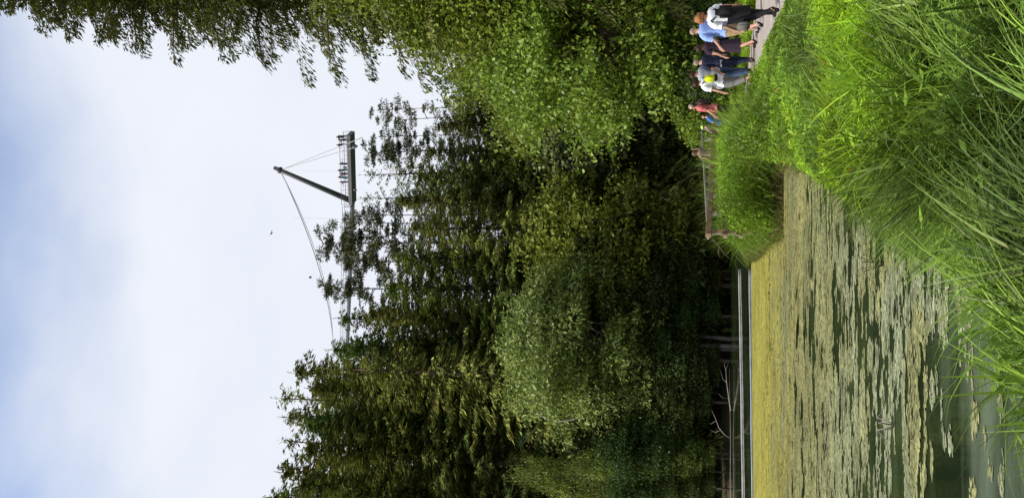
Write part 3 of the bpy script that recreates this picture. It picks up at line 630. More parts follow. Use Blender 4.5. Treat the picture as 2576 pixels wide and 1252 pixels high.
def colnear(x, y, rs):
    f = sstep(8, 22, y)[:, None]; c = np.array([.80, .92, 2.1]) * (1 - f) + np.array([1.0, .95, 1.05]) * f; k_ = sstep(.4, .65, fbm(x * .7 + 9, y * 1.2, 12))[:, None]; c = c * (1 - k_) + np.array([.92, .97, 1.6]) * k_ * .9; return c * rs.uniform(.45, 1.4, (len(x), 1)) * (.6 + .8 * fbm(x * .9, y * 3.5, 6))[:, None]
flakes(150000, -12, 4, 13, 30, 91, cov_far, (.04, .13), (.02, .06), 'duckweed', 'dense yellow duckweed carpet against the inner floating boom', colfar)
flakes(420000, -8, 4.5, 4.5, 23, 92, cov_near, (.018, .065), (.007, .022), 'duckweed', 'torn grey-green duckweed streaks on the open water nearer the bank', colnear)

# ------------------------------------------------------------------ floating booms
def boom(u0, v0, u1, v1, r, lab, mat, posts):
    a = at_z(u0, v0, WZ + r * .4); b = at_z(u1, v1, WZ + r * .2); a = a + (a - b) * .5
    e = empty('floating_boom', (b.x, b.y, WZ)); n = 40; pts = []
    for i in range(n + 1):
        p = a + (b - a) * i / n; pts.append((p.x - b.x, p.y - b.y + .10 * math.sin(i * .55) * math.sin(i * .21), r * .4))
    link('float_tube', tubes('float_tube', [(pts, r)], 8), mat, e)
    for t in posts:
        p = a + (b - a) * t
        link('post', tubes('post', [([(p.x - b.x, p.y - b.y + .12, -.5), (p.x - b.x, p.y - b.y + .12, .30)], .02)], 8), M['wood_grey'], e)
    tag(e, lab, 'floating boom'); return e
M['boom'] = mat_simple('bleached_log', (0.46, 0.43, 0.40), .6, .3, noise=.2, nscale=3)
M['boom2'] = mat_simple('grey_float_hose', (0.34, 0.37, 0.40), .5, .4, noise=.2, nscale=3)
boom(0, 1869, 575, 1860, .042, 'outer thin pale floating boom lying across the dark water', M['boom'], [])
boom(0, 1893, 575, 1886, .035, 'inner grey floating boom holding back the yellow duckweed', M['boom2'], [])

# ------------------------------------------------------------------ dead branches on the far shore
def branch(name, px, Y, r, lab, extra=()):
    P = [at(u, v, Y + dy) for u, v, dy in px]; b = P[0].copy(); e = empty(name, (b.x, b.y, b.z))
    paths = [([p - b for p in P], list(np.linspace(r, r * .35, len(P))))]
    for ex in extra: Q = [at(u, v, Y + dy) - b for u, v, dy in ex]; paths.append((Q, list(np.linspace(r * .6, r * .2, len(Q)))))
    o = link('branch_wood', tubes(name, paths, 6), M['bark'] if name == 'dead_branch' else M['dead'], e); tag(e, lab, 'dead branch'); return e
branch('fallen_branch', [(150, 1838, 0), (160, 1822, -.3), (178, 1808, -.5), (200, 1800, -.4), (222, 1790, -.2)], 44, .028, 'forked dead branch rising steeply from the far waterline', [[(172, 1812, -.4), (165, 1800, -.2), (172, 1786, 0)], [(195, 1802, -.4), (190, 1794, -.3), (186, 1788, -.3)]])
branch('fallen_branch', [(220, 1838, 0), (255, 1833, -.2), (290, 1828, -.4), (320, 1826, -.3), (347, 1834, 0)], 44, .028, 'low pale arching dead branch lying on the far waterline', [[(290, 1828, -.4), (300, 1818, -.3), (322, 1812, -.1)], [(320, 1826, -.3), (335, 1822, -.1), (350, 1830, 0)], [(250, 1834, -.2), (252, 1818, -.1), (262, 1808, .1)]])
branch('fallen_log', [(-40, 1838, 0), (60, 1837, 0), (150, 1838, .1), (240, 1836, 0), (330, 1835, .2)], 44.1, .02, 'long thin bleached log lying along the far waterline')
branch('bare_stem', [(205, 1475, 0), (198, 1440, -.1), (192, 1405, 0), (200, 1375, 0), (212, 1345, .2)], 44.3, .05, 'thin bare leaning stem in the dark gap past the willow')
branch('dead_branch', [(650, 1792, 0), (632, 1810, -.2), (612, 1824, -.1), (600, 1838, .1)], 20.5, .018, 'thin brown dead twig bending over the tip of the grassy point', [[(632, 1810, -.2), (615, 1806, 0), (604, 1812, .1)]])
# sprigs standing in the pond
for i, (u, v, hgt, lab) in enumerate([(182, 2250, .22, 'pale drooping sprig of water plant sticking out of the near water'), (590, 2225, .30, 'dark dead twig poking out of the pond beside the bank'), (375, 1943, .14, 'tiny green sprig alone on the yellow duckweed')]):
    p = at_z(u, v, WZ); e = empty('water_sprig', tuple(p)); paths = []
    for k in range(5):
        a = k * 1.3 + i; q = Vector((math.cos(a), math.sin(a), 0)) * hgt * .9; paths.append(([(0, 0, -.05), tuple(q * .4 + Vector((0, 0, hgt * .8))), tuple(q + Vector((0, 0, hgt * .45)))], [.008, .006, .003]))
    link('stalks', tubes('stalks', paths, 5), [M['dead'], M['bark'], M['lime']][i] if i < 2 else mat_simple('fresh_stem', (.2, .3, .04)), e); tag(e, lab, 'water plant')

# ------------------------------------------------------------------ boardwalk with wooden rails
C0 = at(660, 1782, 21.3)             # shared corner of the two rails
NR = at(938, 1797, 25.2); FR = at(935, 1765, 29.5)
def rail(name, A, B, lab, wtop, htop, npost, zlow, mat, lows):
    A = Vector(A); B = Vector(B); e = empty(name, (A.x, A.y, zlow)); o = Vector((A.x, A.y, zlow)); a = A - o; b = B - o
    link('top_rail', beam_mesh('top_rail', [(a, b, wtop, htop)], .01), mat, e)
    for dz, hh in lows: link('lower_rail', beam_mesh('lower_rail', [(a - Vector((0, 0, dz)), b - Vector((0, 0, dz)), .05, hh)], .006), mat, e)
    for i in range(npost):
        t = .03 + .94 * i / (npost - 1); p = a + (b - a) * t
        link('post', beam_mesh('post', [((p.x, p.y, -.1), (p.x, p.y, p.z - htop * .5 - .003), .11, .11)], .008), mat, e)
    tag(e, lab, 'railing'); return e
rail('wooden_railing', C0, NR, 'near brown wooden railing of the boardwalk with thick top beam above the tall grass', .14, .15, 6, .1, M['wood'], ((.42, .13), (.78, .13)))
rail('wooden_railing', C0 + Vector((-.05, .18, .0)), FR, 'far grey wooden railing of the boardwalk in front of the dark forest', .12, .06, 8, .1, M['wood_grey'], ((.45, .10), (.85, .10)))
e = empty('boardwalk', (C0.x, C0.y, .2))
poly = [(C0.x + .15, C0.y + .2), (NR.x + .1, NR.y + .25), (NR.x + .8, NR.y + 1.2), (FR.x - .1, FR.y - .25)]
bm = bmesh.new()
xs2 = np.arange(poly[0][0] - .1, 6.2, .15)
for i in range(len(xs2) - 1):
    p = clip_poly(poly, xs2[i] + .005, xs2[i + 1] - .005, 10, 40)
    if len(p) < 3: continue
    tp = [bm.verts.new((x - C0.x, y - C0.y, .10)) for x, y in p]; bt = [bm.verts.new((x - C0.x, y - C0.y, .05)) for x, y in p]; bm.faces.new(tp); bm.faces.new(bt[::-1])
    for k in range(len(p)): bm.faces.new((bt[k], bt[(k + 1) % len(p)], tp[(k + 1) % len(p)], tp[k]))
bmesh.ops.recalc_face_normals(bm, faces=bm.faces); me = bpy.data.meshes.new('deck'); bm.to_mesh(me); bm.free(); link('deck', me, M['wood_grey'], e)
link('joist', beam_mesh('joist', [((poly[0][0] - C0.x + .1, .3, -.05), (NR.x - C0.x, NR.y - C0.y + .35, -.05), .1, .19)], .005), M['wood'], e)
tag(e, 'wooden boardwalk deck between its two railings behind the tall grass', 'boardwalk')

# ------------------------------------------------------------------ treetop suspension footbridge
BR = empty('suspension_footbridge', tuple(at(747, 885, 100) * 1.0))
bo = Vector(BR.location)
d0 = at(917, 882, 95); d1 = at(742, 887, 100); d2 = at(372, 874, 138)
def rel(p): return Vector(p) - bo
link('deck', beam_mesh('deck', [(rel(d0), rel(d1), 1.6, .55)], .03), M['steel'], BR)
link('deck', beam_mesh('deck', [(rel(d1), rel(d2), 1.4, .35)], .02), M['steel'], BR)
tip = at(830, 690, 99); foot = at(745, 888, 100)
nd = (tip - foot)
link('mast', tubes('mast', [([rel(foot) - nd * .01, rel(foot + nd * .93), rel(tip)], [.42, .30, .26])], 12), M['steel'], BR)
link('mast_collar', tubes('mast_collar', [([rel(foot + nd * .90), rel(foot + nd * .925), rel(foot + nd * .95)], [.34, .52, .34])], 10), M['steel'], BR)
hd = foot + nd * .925
def cable(a, b, r, sag=0, mat='steel_light'):
    pts = []
    for i in range(13):
        t = i / 12; p = a + (b - a) * t; p = p - Vector((0, 0, sag * 4 * t * (1 - t))); pts.append(rel(p))
    link('cable', tubes('cable', [(pts, r)], 6), M[mat], BR)
cable(hd, at(906, 912, 93), .045); cable(hd, at(884, 900, 94), .045); 
cable(hd, at(390, 838, 139), .085, 1.6); cable(hd, at(384, 838, 136), .055, 2.0)
cable(hd, at(822, 866, 97), .015); cable(at(705, 738, 104), at(700, 870, 104), .015)
for a, b, nm in ((d0, d1, 9), (d1, d2, 26)):
    for side in (-1, 1):
        s = (b - a).cross(Vector((0, 0, 1))).normalized() * .72 * side; segs = []
        for hgt in (1.15, .8, .45): segs.append(([rel(a + s) + Vector((0, 0, hgt + .2)), rel(b + s) + Vector((0, 0, hgt + .2))], .03 if hgt > 1 else .012))
        link('handrail', tubes('handrail', segs, 5), M['steel'], BR)
        for i in range(nm + 1): link('rail_post', tubes('rail_post', [([rel(a + (b - a) * (i / nm) + s) + Vector((0, 0, .1)), rel(a + (b - a) * (i / nm) + s) + Vector((0, 0, 1.35))], .025)], 5), M['steel'], BR)
M['teal'] = mat_simple('teal_banner', (.015, .06, .075), .6)
for k, (ua, ub) in enumerate(((832, 822), (808, 800))):
    a = at(ua, 881, 95.5); b = at(ub, 881, 96); mid = (a + b) / 2
    link('side_panel', beam_mesh('side_panel', [(rel(a) + Vector((0, -.86, .35)), rel(b) + Vector((0, -.86, .35)), .03, .45)], .003), M['teal'], BR)
link('bracket', tubes('bracket', [([rel(at(884, 889, 95)), rel(at(884, 899, 95))], [.45, .12])], 6), M['steel'], BR)
link('bracket', tubes('bracket', [([rel(at(776, 890, 98)), rel(at(773, 898, 98))], [.2, .08])], 6), M['steel'], BR)
tag(BR, 'grey cable-stayed treetop footbridge with slanting mast and viewing deck high above the forest', 'footbridge')

# birds
for i, (y, v) in enumerate(((585, 684), (697, 782))):
    p = at(1252 - y, v, 45); e = empty('bird', tuple(p), .6 + i)
    bm = bmesh.new(); bmesh.ops.create_uvsphere(bm, u_segments=10, v_segments=7, radius=.035, matrix=Matrix.Diagonal((1, 2.4, 1, 1)))
    me = bpy.data.meshes.new('body'); bm.to_mesh(me); bm.free(); link('body', me, mat_simple('dark_plumage', (.03, .03, .03)), e)
    for s in (-1, 1):
        me = bpy.data.meshes.new('wing'); me.from_pydata([(s * .03, .05, .01), (s * .12, .07, .06), (s * .20, -.02, .03), (s * .11, -.05, .05), (s * .03, -.05, .01), (s * .10, .0, .035)], [], [(0, 1, 5), (1, 2, 5), (2, 3, 5), (3, 4, 5), (4, 0, 5)]); link('wing', me, bpy.data.materials['dark_plumage'], e)
    tag(e, ['small dark bird in the open sky farther from the bridge cable', 'small dark bird just above the long bridge cable'][i], 'bird')

# ------------------------------------------------------------------ people
def rot(v, ax, ang): return Quaternion(ax, ang) @ Vector(v)
def build_person(label, loc, height, yaw, cfg, name='person'):
    """one continuous skinned body; hair and clothes are shells grown from it"""
    g = cfg.get; V = []; E = []; RAD = []; BONE = []
    def add(p, r, par=None, bone=None):
        V.append(Vector(p)); RAD.append(r if hasattr(r, '__len__') else (r, r))
        i = len(V) - 1
        if par is not None: E.append((par, i)); BONE.append((par, i, bone))
        return i
    bw = g('build', 1.0)
    lean = g('lean', 0.0); X = (1, 0, 0)
    pel = add((0, 0, .93), (.145 * bw, .11 * bw))
    def tor(p): return Vector((0, 0, .93)) + rot(Vector(p) - Vector((0, 0, .93)), X, -lean)
    wa = add(tor((0, 0, 1.08)), (.125 * bw, .10 * bw), pel, 'torso'); ch = add(tor((0, -.005, 1.27)), (.155 * bw, .115 * bw), wa, 'torso')
    sh = add(tor((0, -.01, 1.40)), (.105, .085), ch, 'torso'); nk = add(tor((0, .0, 1.475)), (.055, .055), sh, 'neck')
    hl = g('head', 0.0); hy = g('head_turn', 0.0)
    hb = tor((0, .0, 1.475))
    def hd(p): return hb + rot(rot(Vector(p), (0, 0, 1), hy), X, -hl)
    jaw = add(hd((0, .022, .075)), (.060, .066), nk, 'head'); sk = add(hd((0, .012, .145)), (.078, .092), jaw, 'head'); tp = add(hd((0, .0, .215)), (.052, .060), sk, 'head')
    for s in (-1, 1): add(hd((s * .088, .0, .125)), (.010, .018), sk, 'head')
    add(hd((0, .118, .120)), (.012, .014), sk, 'head')
    hands = {}
    for s, side in ((1, 'r'), (-1, 'l')):
        sw, ab, el, fw = g('arm_' + side, (.1, .12, .25, 0))
        S0 = tor((s * .165 * (.5 + .5 * bw), -.01, 1.385)); a = add(S0, (.058, .055), sh, 'clav')
        def arm(v): return rot(rot(v, (0, 1, 0), -s * ab), X, sw)
        eb = S0 + arm((0, 0, -.285)); e_ = add(eb, (.041, .041), a, 'uarm_' + side)
        fdir = rot(rot(rot((0, 0, -1), X, el), (0, 0, 1), s * fw), (0, 1, 0), -s * ab); fdir = rot(fdir, X, sw)
        wr = eb + fdir * .245; w_ = add(wr, (.025, .030), e_, 'farm_' + side)
        pa = wr + fdir * .065; p_ = add(pa, (.022, .036), w_, 'hand')
        lat = fdir.cross(Vector((s, 0, .01))); lat = Vector((0, 1, 0)) if lat.length < .1 else lat.normalized(); cur = Vector((-s, 0, 0)) * .6
        kn = pa + fdir * .025
        for f in range(4):
            off = lat * (-.030 + f * .020); fl = (.038, .044, .041, .032)[f]
            k1 = add(kn + off, (.0095, .0095), p_, 'hand'); k2 = add(kn + off + (fdir + cur * .3).normalized() * fl, (.0085, .0085), k1, 'hand'); add(kn + off + (fdir + cur * .3).normalized() * fl + (fdir + cur * (1 + .15 * f)).normalized() * fl * .8, (.0075, .0075), k2, 'hand')
        t1 = add(wr + fdir * .03 - lat * -.040, (.011, .011), w_, 'hand'); add(wr + fdir * .075 + lat * .058 + cur * .02, (.009, .009), t1, 'hand')
        hands[side] = pa + fdir * .05
        sw, kb, lab_ = g('leg_' + side, (0, .05, .02))
        H0 = Vector((s * .088 * bw, 0, .90)); h_ = add(H0, (.092 * bw, .095 * bw), pel, 'leg')
        kd = rot(rot((0, 0, -1), (0, 1, 0), -s * lab_), X, sw); kn_ = H0 + kd * .42; k_ = add(kn_, (.056, .058), h_, 'leg')
        sdv = rot(rot((0, 0, -1), (0, 1, 0), -s * lab_), X, sw - kb); cf = add(kn_ + sdv * .13 + Vector((0, -.012, 0)), (.052, .056), k_, 'leg')
        an = kn_ + sdv * .40; a_ = add(an, (.034, .038), cf, 'leg'); ft = rot((0, 1, 0), X, sw - kb + .05)
        he = add(an + sdv * .045 - ft * .03, (.033, .030), a_, 'foot'); add(an + sdv * .062 + ft * .13, (.040, .022), a_, 'foot')
    me = bpy.data.meshes.new('body_src'); me.from_pydata([tuple(v) for v in V], E, []); ob = bpy.data.objects.new('tmp', me); COL.objects.link(ob)
    md = ob.modifiers.new('s', 'SKIN'); md.use_smooth_shade = True; md.branch_smoothing = .3; sv = me.skin_vertices[0].data
    for i, r in enumerate(RAD): sv[i].radius = r; sv[i].use_root = (i == 0)
    sb = ob.modifiers.new('b', 'SUBSURF'); sb.levels = 2; sb.render_levels = 2
    dg = bpy.context.evaluated_depsgraph_get(); dg.update(); bm_ = bpy.data.meshes.new_from_object(ob.evaluated_get(dg)); bpy.data.objects.remove(ob); bm_.name = 'body'
    n = len(bm_.vertices); co = np.zeros(n * 3, np.float32); bm_.vertices.foreach_get('co', co); co = co.reshape(-1, 3); no = np.zeros(n * 3, np.float32); bm_.vertices.foreach_get('normal', no); no = no.reshape(-1, 3)
    best = np.full(n, 1e9); reg = np.zeros(n, int); par = np.zeros(n); names = [b[2] for b in BONE]
    for bi, (i, j, nm) in enumerate(BONE):
        A = np.array(V[i]); B = np.array(V[j]); ab_ = B - A; t = np.clip(((co - A) @ ab_) / (ab_ @ ab_ + 1e-9), 0, 1); d = np.linalg.norm(co - A - t[:, None] * ab_, axis=1) / (.6 * RAD[i][0] + .4 * RAD[j][0]) ** .5
        k = d < best; best[k] = d[k]; reg[k] = bi; par[k] = t[k]
    rn = np.array([names[b] for b in reg]); faces = [tuple(p.vertices) for p in bm_.polygons]
    sc = height / 1.745; e = empty(name, loc, yaw); e.scale = (sc,) * 3; mats = g('skin', M['skin'])
    body = link('body', bm_, mats, e)
    zmin = co[:, 2].min(); e.location.z -= zmin * sc
    def shell(nm, mask, off, mat, parent=e, fn=None, solid=True):
        keep = [f for f in faces if sum(mask[v] for v in f) >= len(f) - 0]
        if not keep: return None
        used = sorted({v for f in keep for v in f}); mp_ = {v: i for i, v in enumerate(used)}
        P = co[used] + no[used] * (off if np.isscalar(off) else off[used][:, None])
        if fn is not None: P = fn(P, np.array(used))
        m2 = bpy.data.meshes.new(nm); m2.from_pydata(P.tolist(), [], [tuple(mp_[v] for v in f) for f in keep]); m2.polygons.foreach_set('use_smooth', [True] * len(m2.polygons))
        o = link(nm, m2, mat, parent)
        return o
    z = co[:, 2]; rs = np.random.RandomState(int(loc[0] * 100) % 97)
    # hair
    hc = np.array(hd((0, .0, .14))); hf = np.array(rot(rot((0, 1, 0), (0, 0, 1), hy), X, -hl)); rel_ = co - hc
    frontal = rel_ @ hf; hm = ((rn == 'head') | (rn == 'neck'))
    hz = z - hc[2]; low = g('hair_low', -.06)
    hmask = hm & (((frontal < .035) & (hz > low)) | (hz > .045))
    if g('hair'):
        vol = g('hair_vol', .014); bump = vol * (1 + g('curl', .25) * rs.normal(size=n)); shell('hair', hmask, bump, g('hair'))
    if g('cap'):
        shell('cap', hm & (hz > -.01), .026, g('cap'))
    # clothes
    armr = np.char.startswith(rn, 'uarm') | (rn == 'clav'); tors = (rn == 'torso') | armr
    fold = .010 * np.sin(z * 46 + co[:, 0] * 21) * np.sin(co[:, 0] * 33 + 1 + z * 9)
    hem = g('hem', .86)
    if g('shirt'):
        sl = g('sleeve', .75); up = (rn == 'torso') | (rn == 'clav') | (np.char.startswith(rn, 'uarm') & (par < sl)) | (((rn == 'leg')) & (z > hem))
        if sl > 1: up |= np.char.startswith(rn, 'farm') & (par < sl - 1)
        up |= (rn == 'neck') & (par < .25); up &= z > hem
        def flare(P, used):
            f = np.clip((1.12 - P[:, 2]) / .25, 0, 1)[:, None]; P[:, :2] *= 1 + .10 * f; return P
        shell('shirt', up, .020 + fold + np.where(np.char.startswith(rn, 'uarm'), .012, 0), g('shirt'), fn=flare)
    if g('trousers'):
        cz = g('leg_end', .07); lg = (((rn == 'leg') & (z > cz)) | (rn == 'torso')) & (z < (hem + (.035 if g('loose', 0) > .02 else .12))); loose = g('loose', .012)
        shell('shorts' if cz > .3 else 'trousers', lg, loose + fold * .5, g('trousers'))
    if g('skirt'):
        z1, z0, r0, mt = g('skirt'); K = 28; rings = 8; P = []; Fc = []
        for i in range(rings + 1):
            t = i / rings; zz = z1 + (z0 - z1) * t; rr_ = .155 * bw + (r0 - .155 * bw) * t ** .8
            for k in range(K):
                a = 6.283 * k / K; f = 1 + .07 * t * math.sin(a * 6) ; P.append((math.cos(a) * rr_ * f, math.sin(a) * rr_ * .92 * f, zz))
        for i in range(rings):
            for k in range(K): Fc.append((i * K + k, i * K + (k + 1) % K, (i + 1) * K + (k + 1) % K, (i + 1) * K + k))
        m2 = bpy.data.meshes.new('skirt'); m2.from_pydata(P, [], Fc); m2.polygons.foreach_set('use_smooth', [True] * len(Fc)); link('skirt', m2, mt, e)
    if g('belt'):
        shell('belt', ((rn == 'torso') | (rn == 'leg')) & (z > .885) & (z < .975), .040, g('belt'))
    # shoes left and right
    for s in (-1, 1):
        shell('shoe', ((rn == 'foot') | (z < zmin + .10)) & (co[:, 0] * s > 0), .012, g('shoes', M['shoe']))
        if g('socks'): shell('sock', (rn == 'leg') & (z < .2) & (co[:, 0] * s > 0), .005, g('socks'))
        bm = bmesh.new(); bmesh.ops.create_uvsphere(bm, u_segments=8, v_segments=6, radius=.011, matrix=Matrix.Translation(hd((s * .030, .094, .135)))); m2 = bpy.data.meshes.new('eye'); bm.to_mesh(m2); bm.free(); link('eye', m2, M['eye'], e)
    bm = bmesh.new(); bmesh.ops.create_uvsphere(bm, u_segments=8, v_segments=6, radius=.02, matrix=Matrix.Translation(hd((0, .086, .075))) @ Matrix.Diagonal((1, .35, .3, 1))); m2 = bpy.data.meshes.new('mouth'); bm.to_mesh(m2); bm.free(); link('mouth', m2, M['lip'], e)
    tag(e, label, 'person', g('group'))
    e['_h'] = 0; del e['_h']
    mw = Matrix.LocRotScale(e.location, Quaternion((0, 0, 1), yaw), e.scale)
    return e, mw, {k: mw @ v for k, v in hands.items()}

def cloth(name, c, r=.85, n=.08): return mat_simple(name, c, r, .15, noise=n, nscale=25, bump=.15)
M['shoe'] = mat_simple('dark_shoe', (.02, .02, .022), .6, .3)
HB = mat_simple('brown_hair', (.045, .020, .011), .6, .3, noise=.4, nscale=40); HR = mat_simple('reddish_blond_hair', (.34, .145, .055), .6, .3, noise=.55, nscale=60, bump=.8)
HG = mat_simple('greying_hair', (.30, .23, .17), .6, .3, noise=.3, nscale=40); HD = mat_simple('light_brown_hair', (.12, .075, .042), .6, .3, noise=.3, nscale=40)
WH = cloth('white_cotton', (.74, .75, .78)); LB = cloth('light_blue_cotton', (.24, .36, .72)); BK = cloth('black_cloth', (.012, .012, .014)); NV = cloth('navy_cloth', (.022, .026, .052))
DJ = cloth('dark_jeans', (.015, .022, .042)); KH = cloth('khaki_cloth', (.30, .21, .11), n=.4); GR = cloth('grey_cloth', (.34, .36, .39)); GT = cloth('grey_trouser_cloth', (.17, .17, .16), n=.25)
PU = cloth('dark_purple_cloth', (.035, .022, .035)); PK = cloth('coral_cloth', (.52, .13, .12)); BL = cloth('blue_cloth', (.045, .15, .48)); LI = cloth('lime_cloth', (.42, .75, .12)); JB = cloth('jeans', (.05, .08, .14)); TP = cloth('taupe_cloth', (.20, .15, .11))
GB = cloth('grey_canvas', (.13, .125, .11), n=.2); YG = cloth('yellow_green_nylon', (.55, .62, .02)); BG = cloth('brown_canvas', (.07, .048, .038), n=.7); SOCK = cloth('grey_sock', (.35, .35, .36))

def ppos(u, Y, z=.02): p = at(u, 1739, Y); return (p.x, Y, z)
def fpos(u, v): p = at_z(u, v, .02); return (p.x, p.y, .02)
def bag(name, label, centre, size, yaw, mat, mat2=None, cat='backpack', straps=None, strapmat=None, round_=.35):
    e = empty(name, centre, yaw); bm = bmesh.new(); bmesh.ops.create_cube(bm, size=1, matrix=Matrix.Diagonal((*size, 1)))
    bmesh.ops.bevel(bm, geom=bm.edges[:], offset=min(size) * round_, segments=3, affect='EDGES')
    bmesh.ops.subdivide_edges(bm, edges=bm.edges[:], cuts=1)
    for v in bm.verts: v.co *= 1 + .05 * math.sin(v.co.x * 31 + v.co.z * 23)
    me = bpy.data.meshes.new('bag_body'); bm.to_mesh(me); bm.free(); me.polygons.foreach_set('use_smooth', [True] * len(me.polygons)); link('bag_body', me, mat, e)
    if mat2:
        bm = bmesh.new(); bmesh.ops.create_cube(bm, size=1, matrix=Matrix.Translation((0, -size[1] * .12, -size[2] * .36)) @ Matrix.Diagonal((size[0] * 1.03, size[1] * .95, size[2] * .30, 1)))
        bmesh.ops.bevel(bm, geom=bm.edges[:], offset=min(size) * .25, segments=3, affect='EDGES'); me = bpy.data.meshes.new('bottom_panel'); bm.to_mesh(me); bm.free(); me.polygons.foreach_set('use_smooth', [True] * len(me.polygons)); link('bottom_panel', me, mat2, e)
    for st in (straps or []): link('strap', tubes('strap', [([Vector(p) for p in st], .016)], 6), strapmat or mat, e)
    tag(e, label, cat); return e
def back_at(mw, p): return tuple(mw @ Vector(p))

P1 = build_person('walking person nearest the camera with curly reddish hair, white shirt, black skirt and black leggings', fpos(1219, 1956), 1.76, R(14), dict(hair=HR, hair_vol=.034, curl=.6, hair_low=-.10, shirt=WH, sleeve=.85, hem=1.0, skirt=(1.06, .60, .20, BK), trousers=BK, loose=.008, build=1.16, leg_r=(.25, .05, .02), leg_l=(-.25, .45, .02), arm_r=(-.05, .18, .35, 0), arm_l=(.1, .18, .55, .2)))
bag('backpack', 'big round black backpack worn low by the person in the white shirt', back_at(P1[1], (0, -.19, 1.10)), (.34, .20, .42), R(28), BK, straps=[[(-.12, .02, .2), (-.14, .10, .30), (-.13, .20, .22)], [(.12, .02, .2), (.14, .10, .30), (.13, .20, .22)]], round_=.45)
bag('shoulder_bag', 'grey canvas bag hanging at the side of the person in the white shirt', back_at(P1[1], (-.30, -.08, .74)), (.09, .24, .26), R(20), GB, cat='bag', straps=[[(0, -.09, .13), (.05, 0, .42), (0, .09, .13)]])
P2 = build_person('bald person in a light blue t-shirt and khaki shorts with a bent arm', fpos(1184, 1917), 1.91, R(20), dict(hair=HG, hair_vol=.003, hair_low=-.03, shirt=LB, sleeve=.95, hem=.84, trousers=KH, leg_end=.42, loose=.03, build=1.18, leg_r=(.35, .1, .02), leg_l=(-.22, .35, .03), arm_r=(-.1, .2, .4, 0), arm_l=(.05, .35, .75, -.3), socks=SOCK))
P3 = build_person('person with long brown hair, dark top and dark knee-length skirt beside the blue shirt', fpos(1140, 1903), 1.72, R(22), dict(hair=HB, hair_vol=.028, hair_low=-.16, shirt=PU, sleeve=.5, hem=.86, skirt=(.98, .46, .21, PU), build=1.02, leg_r=(.2, .05, .01), leg_l=(-.2, .35, .01), arm_l=(.15, .15, .4, 0)))
bag('shoulder_bag', 'small dark blue bag hanging beside the person in the dark skirt', back_at(P3[1], (.24, -.06, .92)), (.09, .22, .26), R(22), NV, cat='bag', straps=[[(0, -.07, .11), (-.05, 0, .5), (0, .07, .11)]])
P4 = build_person('person with short greying hair, navy shirt, dark trousers and pale waistband', fpos(1102, 1897), 1.78, R(18), dict(hair=HG, hair_vol=.012, shirt=NV, sleeve=.7, hem=.90, trousers=DJ, belt=GR, build=1.06, leg_r=(.30, .05, .07), leg_l=(-.25, .2, .08), arm_l=(.05, .25, .7, .1), arm_r=(.1, .2, .3, 0)))
P5 = build_person('tanned person in a grey t-shirt mostly hidden behind the white shirt with the lime bag', fpos(1071, 1892), 1.90, R(12), dict(hair=HB, hair_vol=.016, shirt=GR, sleeve=.8, hem=.86, trousers=JB, skin=M['skin_tan'], build=1.1, leg_r=(.2, .05, .03), leg_l=(-.2, .3, .02), arm_r=(.15, .22, .4, 0)))
P6 = build_person('person with dark hair, white t-shirt and grey knee-length trousers carrying a lime backpack', fpos(1049, 1898), 1.83, R(25), dict(hair=HB, hair_vol=.022, hair_low=-.11, shirt=WH, sleeve=.8, hem=.84, trousers=GT, leg_end=.30, loose=.03, build=1.08, leg_r=(.2, .05, .02), leg_l=(-.25, .35, .02), arm_l=(.02, .28, .15, 0)))
bag('backpack', 'small lime-yellow backpack with black bottom on the white t-shirt', back_at(P6[1], (0, -.20, 1.20)), (.22, .13, .36), R(25), YG, BK, straps=[[(-.08, .02, .17), (-.10, .10, .24), (-.10, .17, .18)], [(.08, .02, .17), (.10, .10, .24), (.10, .17, .18)]], strapmat=BK)
P7 = build_person('person in a coral shirt looking down, standing in tall grass by the boardwalk', ppos(978, 25.5, .10), 1.84, R(75), dict(hair=HG, hair_vol=.014, head=-.45, lean=-.06, shirt=PK, sleeve=.8, hem=.82, trousers=BK, build=1.12, arm_l=(.3, .15, .4, 0), arm_r=(.3, .15, .4, 0)))
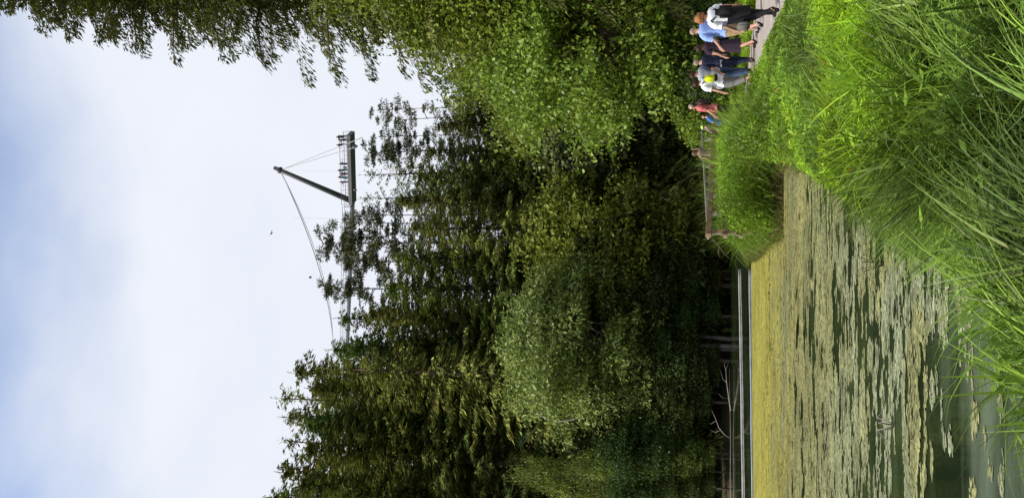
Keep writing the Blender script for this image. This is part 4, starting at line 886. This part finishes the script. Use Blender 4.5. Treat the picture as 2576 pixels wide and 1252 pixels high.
bag('backpack', 'black and brown patterned backpack worn by the person in the coral shirt', back_at(P7[1], (0, -.17, 1.24)), (.32, .22, .50), R(75), BG, BK, straps=[[(-.1, .02, .2), (-.12, .12, .30), (-.12, .22, .22)], [(.1, .02, .2), (.12, .12, .30), (.12, .22, .22)]], strapmat=BK)
P8 = build_person('child in a bright blue t-shirt bending forward next to the coral shirt', ppos(940, 26.0, .15), 1.42, R(70), dict(hair=HD, hair_vol=.012, head=-.4, lean=-.5, shirt=BL, sleeve=.7, hem=.82, trousers=BK, arm_l=(.7, .15, .4, 0), arm_r=(.7, .15, .4, 0)))
P9 = build_person('small child in a light green cap leaning on the boardwalk rail', ppos(921, 26.4, .24), 1.30, R(60), dict(hair=HD, cap=LI, head=-.3, lean=-.35, shirt=TP, hem=.82, trousers=JB, arm_l=(.8, .15, .5, 0), arm_r=(.8, .15, .5, 0)))
P10 = build_person('light brown haired child standing between the boardwalk rails with one arm raised', ppos(866, 24.8, .40), 1.40, R(10), dict(hair=HD, hair_vol=.030, hair_low=-.10, shirt=TP, sleeve=.3, hem=.84, trousers=JB, arm_r=(1.5, .35, 2.0, 0), arm_l=(.3, .1, .5, 0)))
# visitors on the viewing deck, high and far
DK = cloth('dark_jacket_cloth', (.03, .03, .035))
pv = build_person('dark tiny figure on the high viewing deck at its outer end, against the sky', (0, 0, 0), 1.72, 0, dict(hair=HB, shirt=DK, trousers=DJ, sleeve=.95, arm_r=(.8, .2, .8, 0), arm_l=(.6, .2, .9, 0), group='visitors on the viewing deck'))[0]
for i, (u, rz) in enumerate(((908, .3), (902, 2.2), (889, 1.1), (843, 4.0), (826, .7), (818, 2.9), (808, 5.0), (797, 1.7))):
    t = (917 - u) / (917 - 742); p = d0 + (d1 - d0) * t; o = pv if i == 0 else copy_tree(pv); o.location = (p.x, p.y + (-.3, .2)[i % 2], p.z + .28); o.rotation_euler = (0, 0, rz); o.scale = (1,) * 3
    o['label'] = ['dark figure at the outermost end of the high viewing deck', 'second figure from the outer end of the high viewing deck', 'figure by the slanted brace of the high viewing deck', 'lone figure halfway along the high viewing deck', 'figure above the first teal panel of the viewing deck', 'figure between the teal panels of the viewing deck', 'figure at the second teal panel of the viewing deck', 'figure on the viewing deck nearest to the mast'][i]
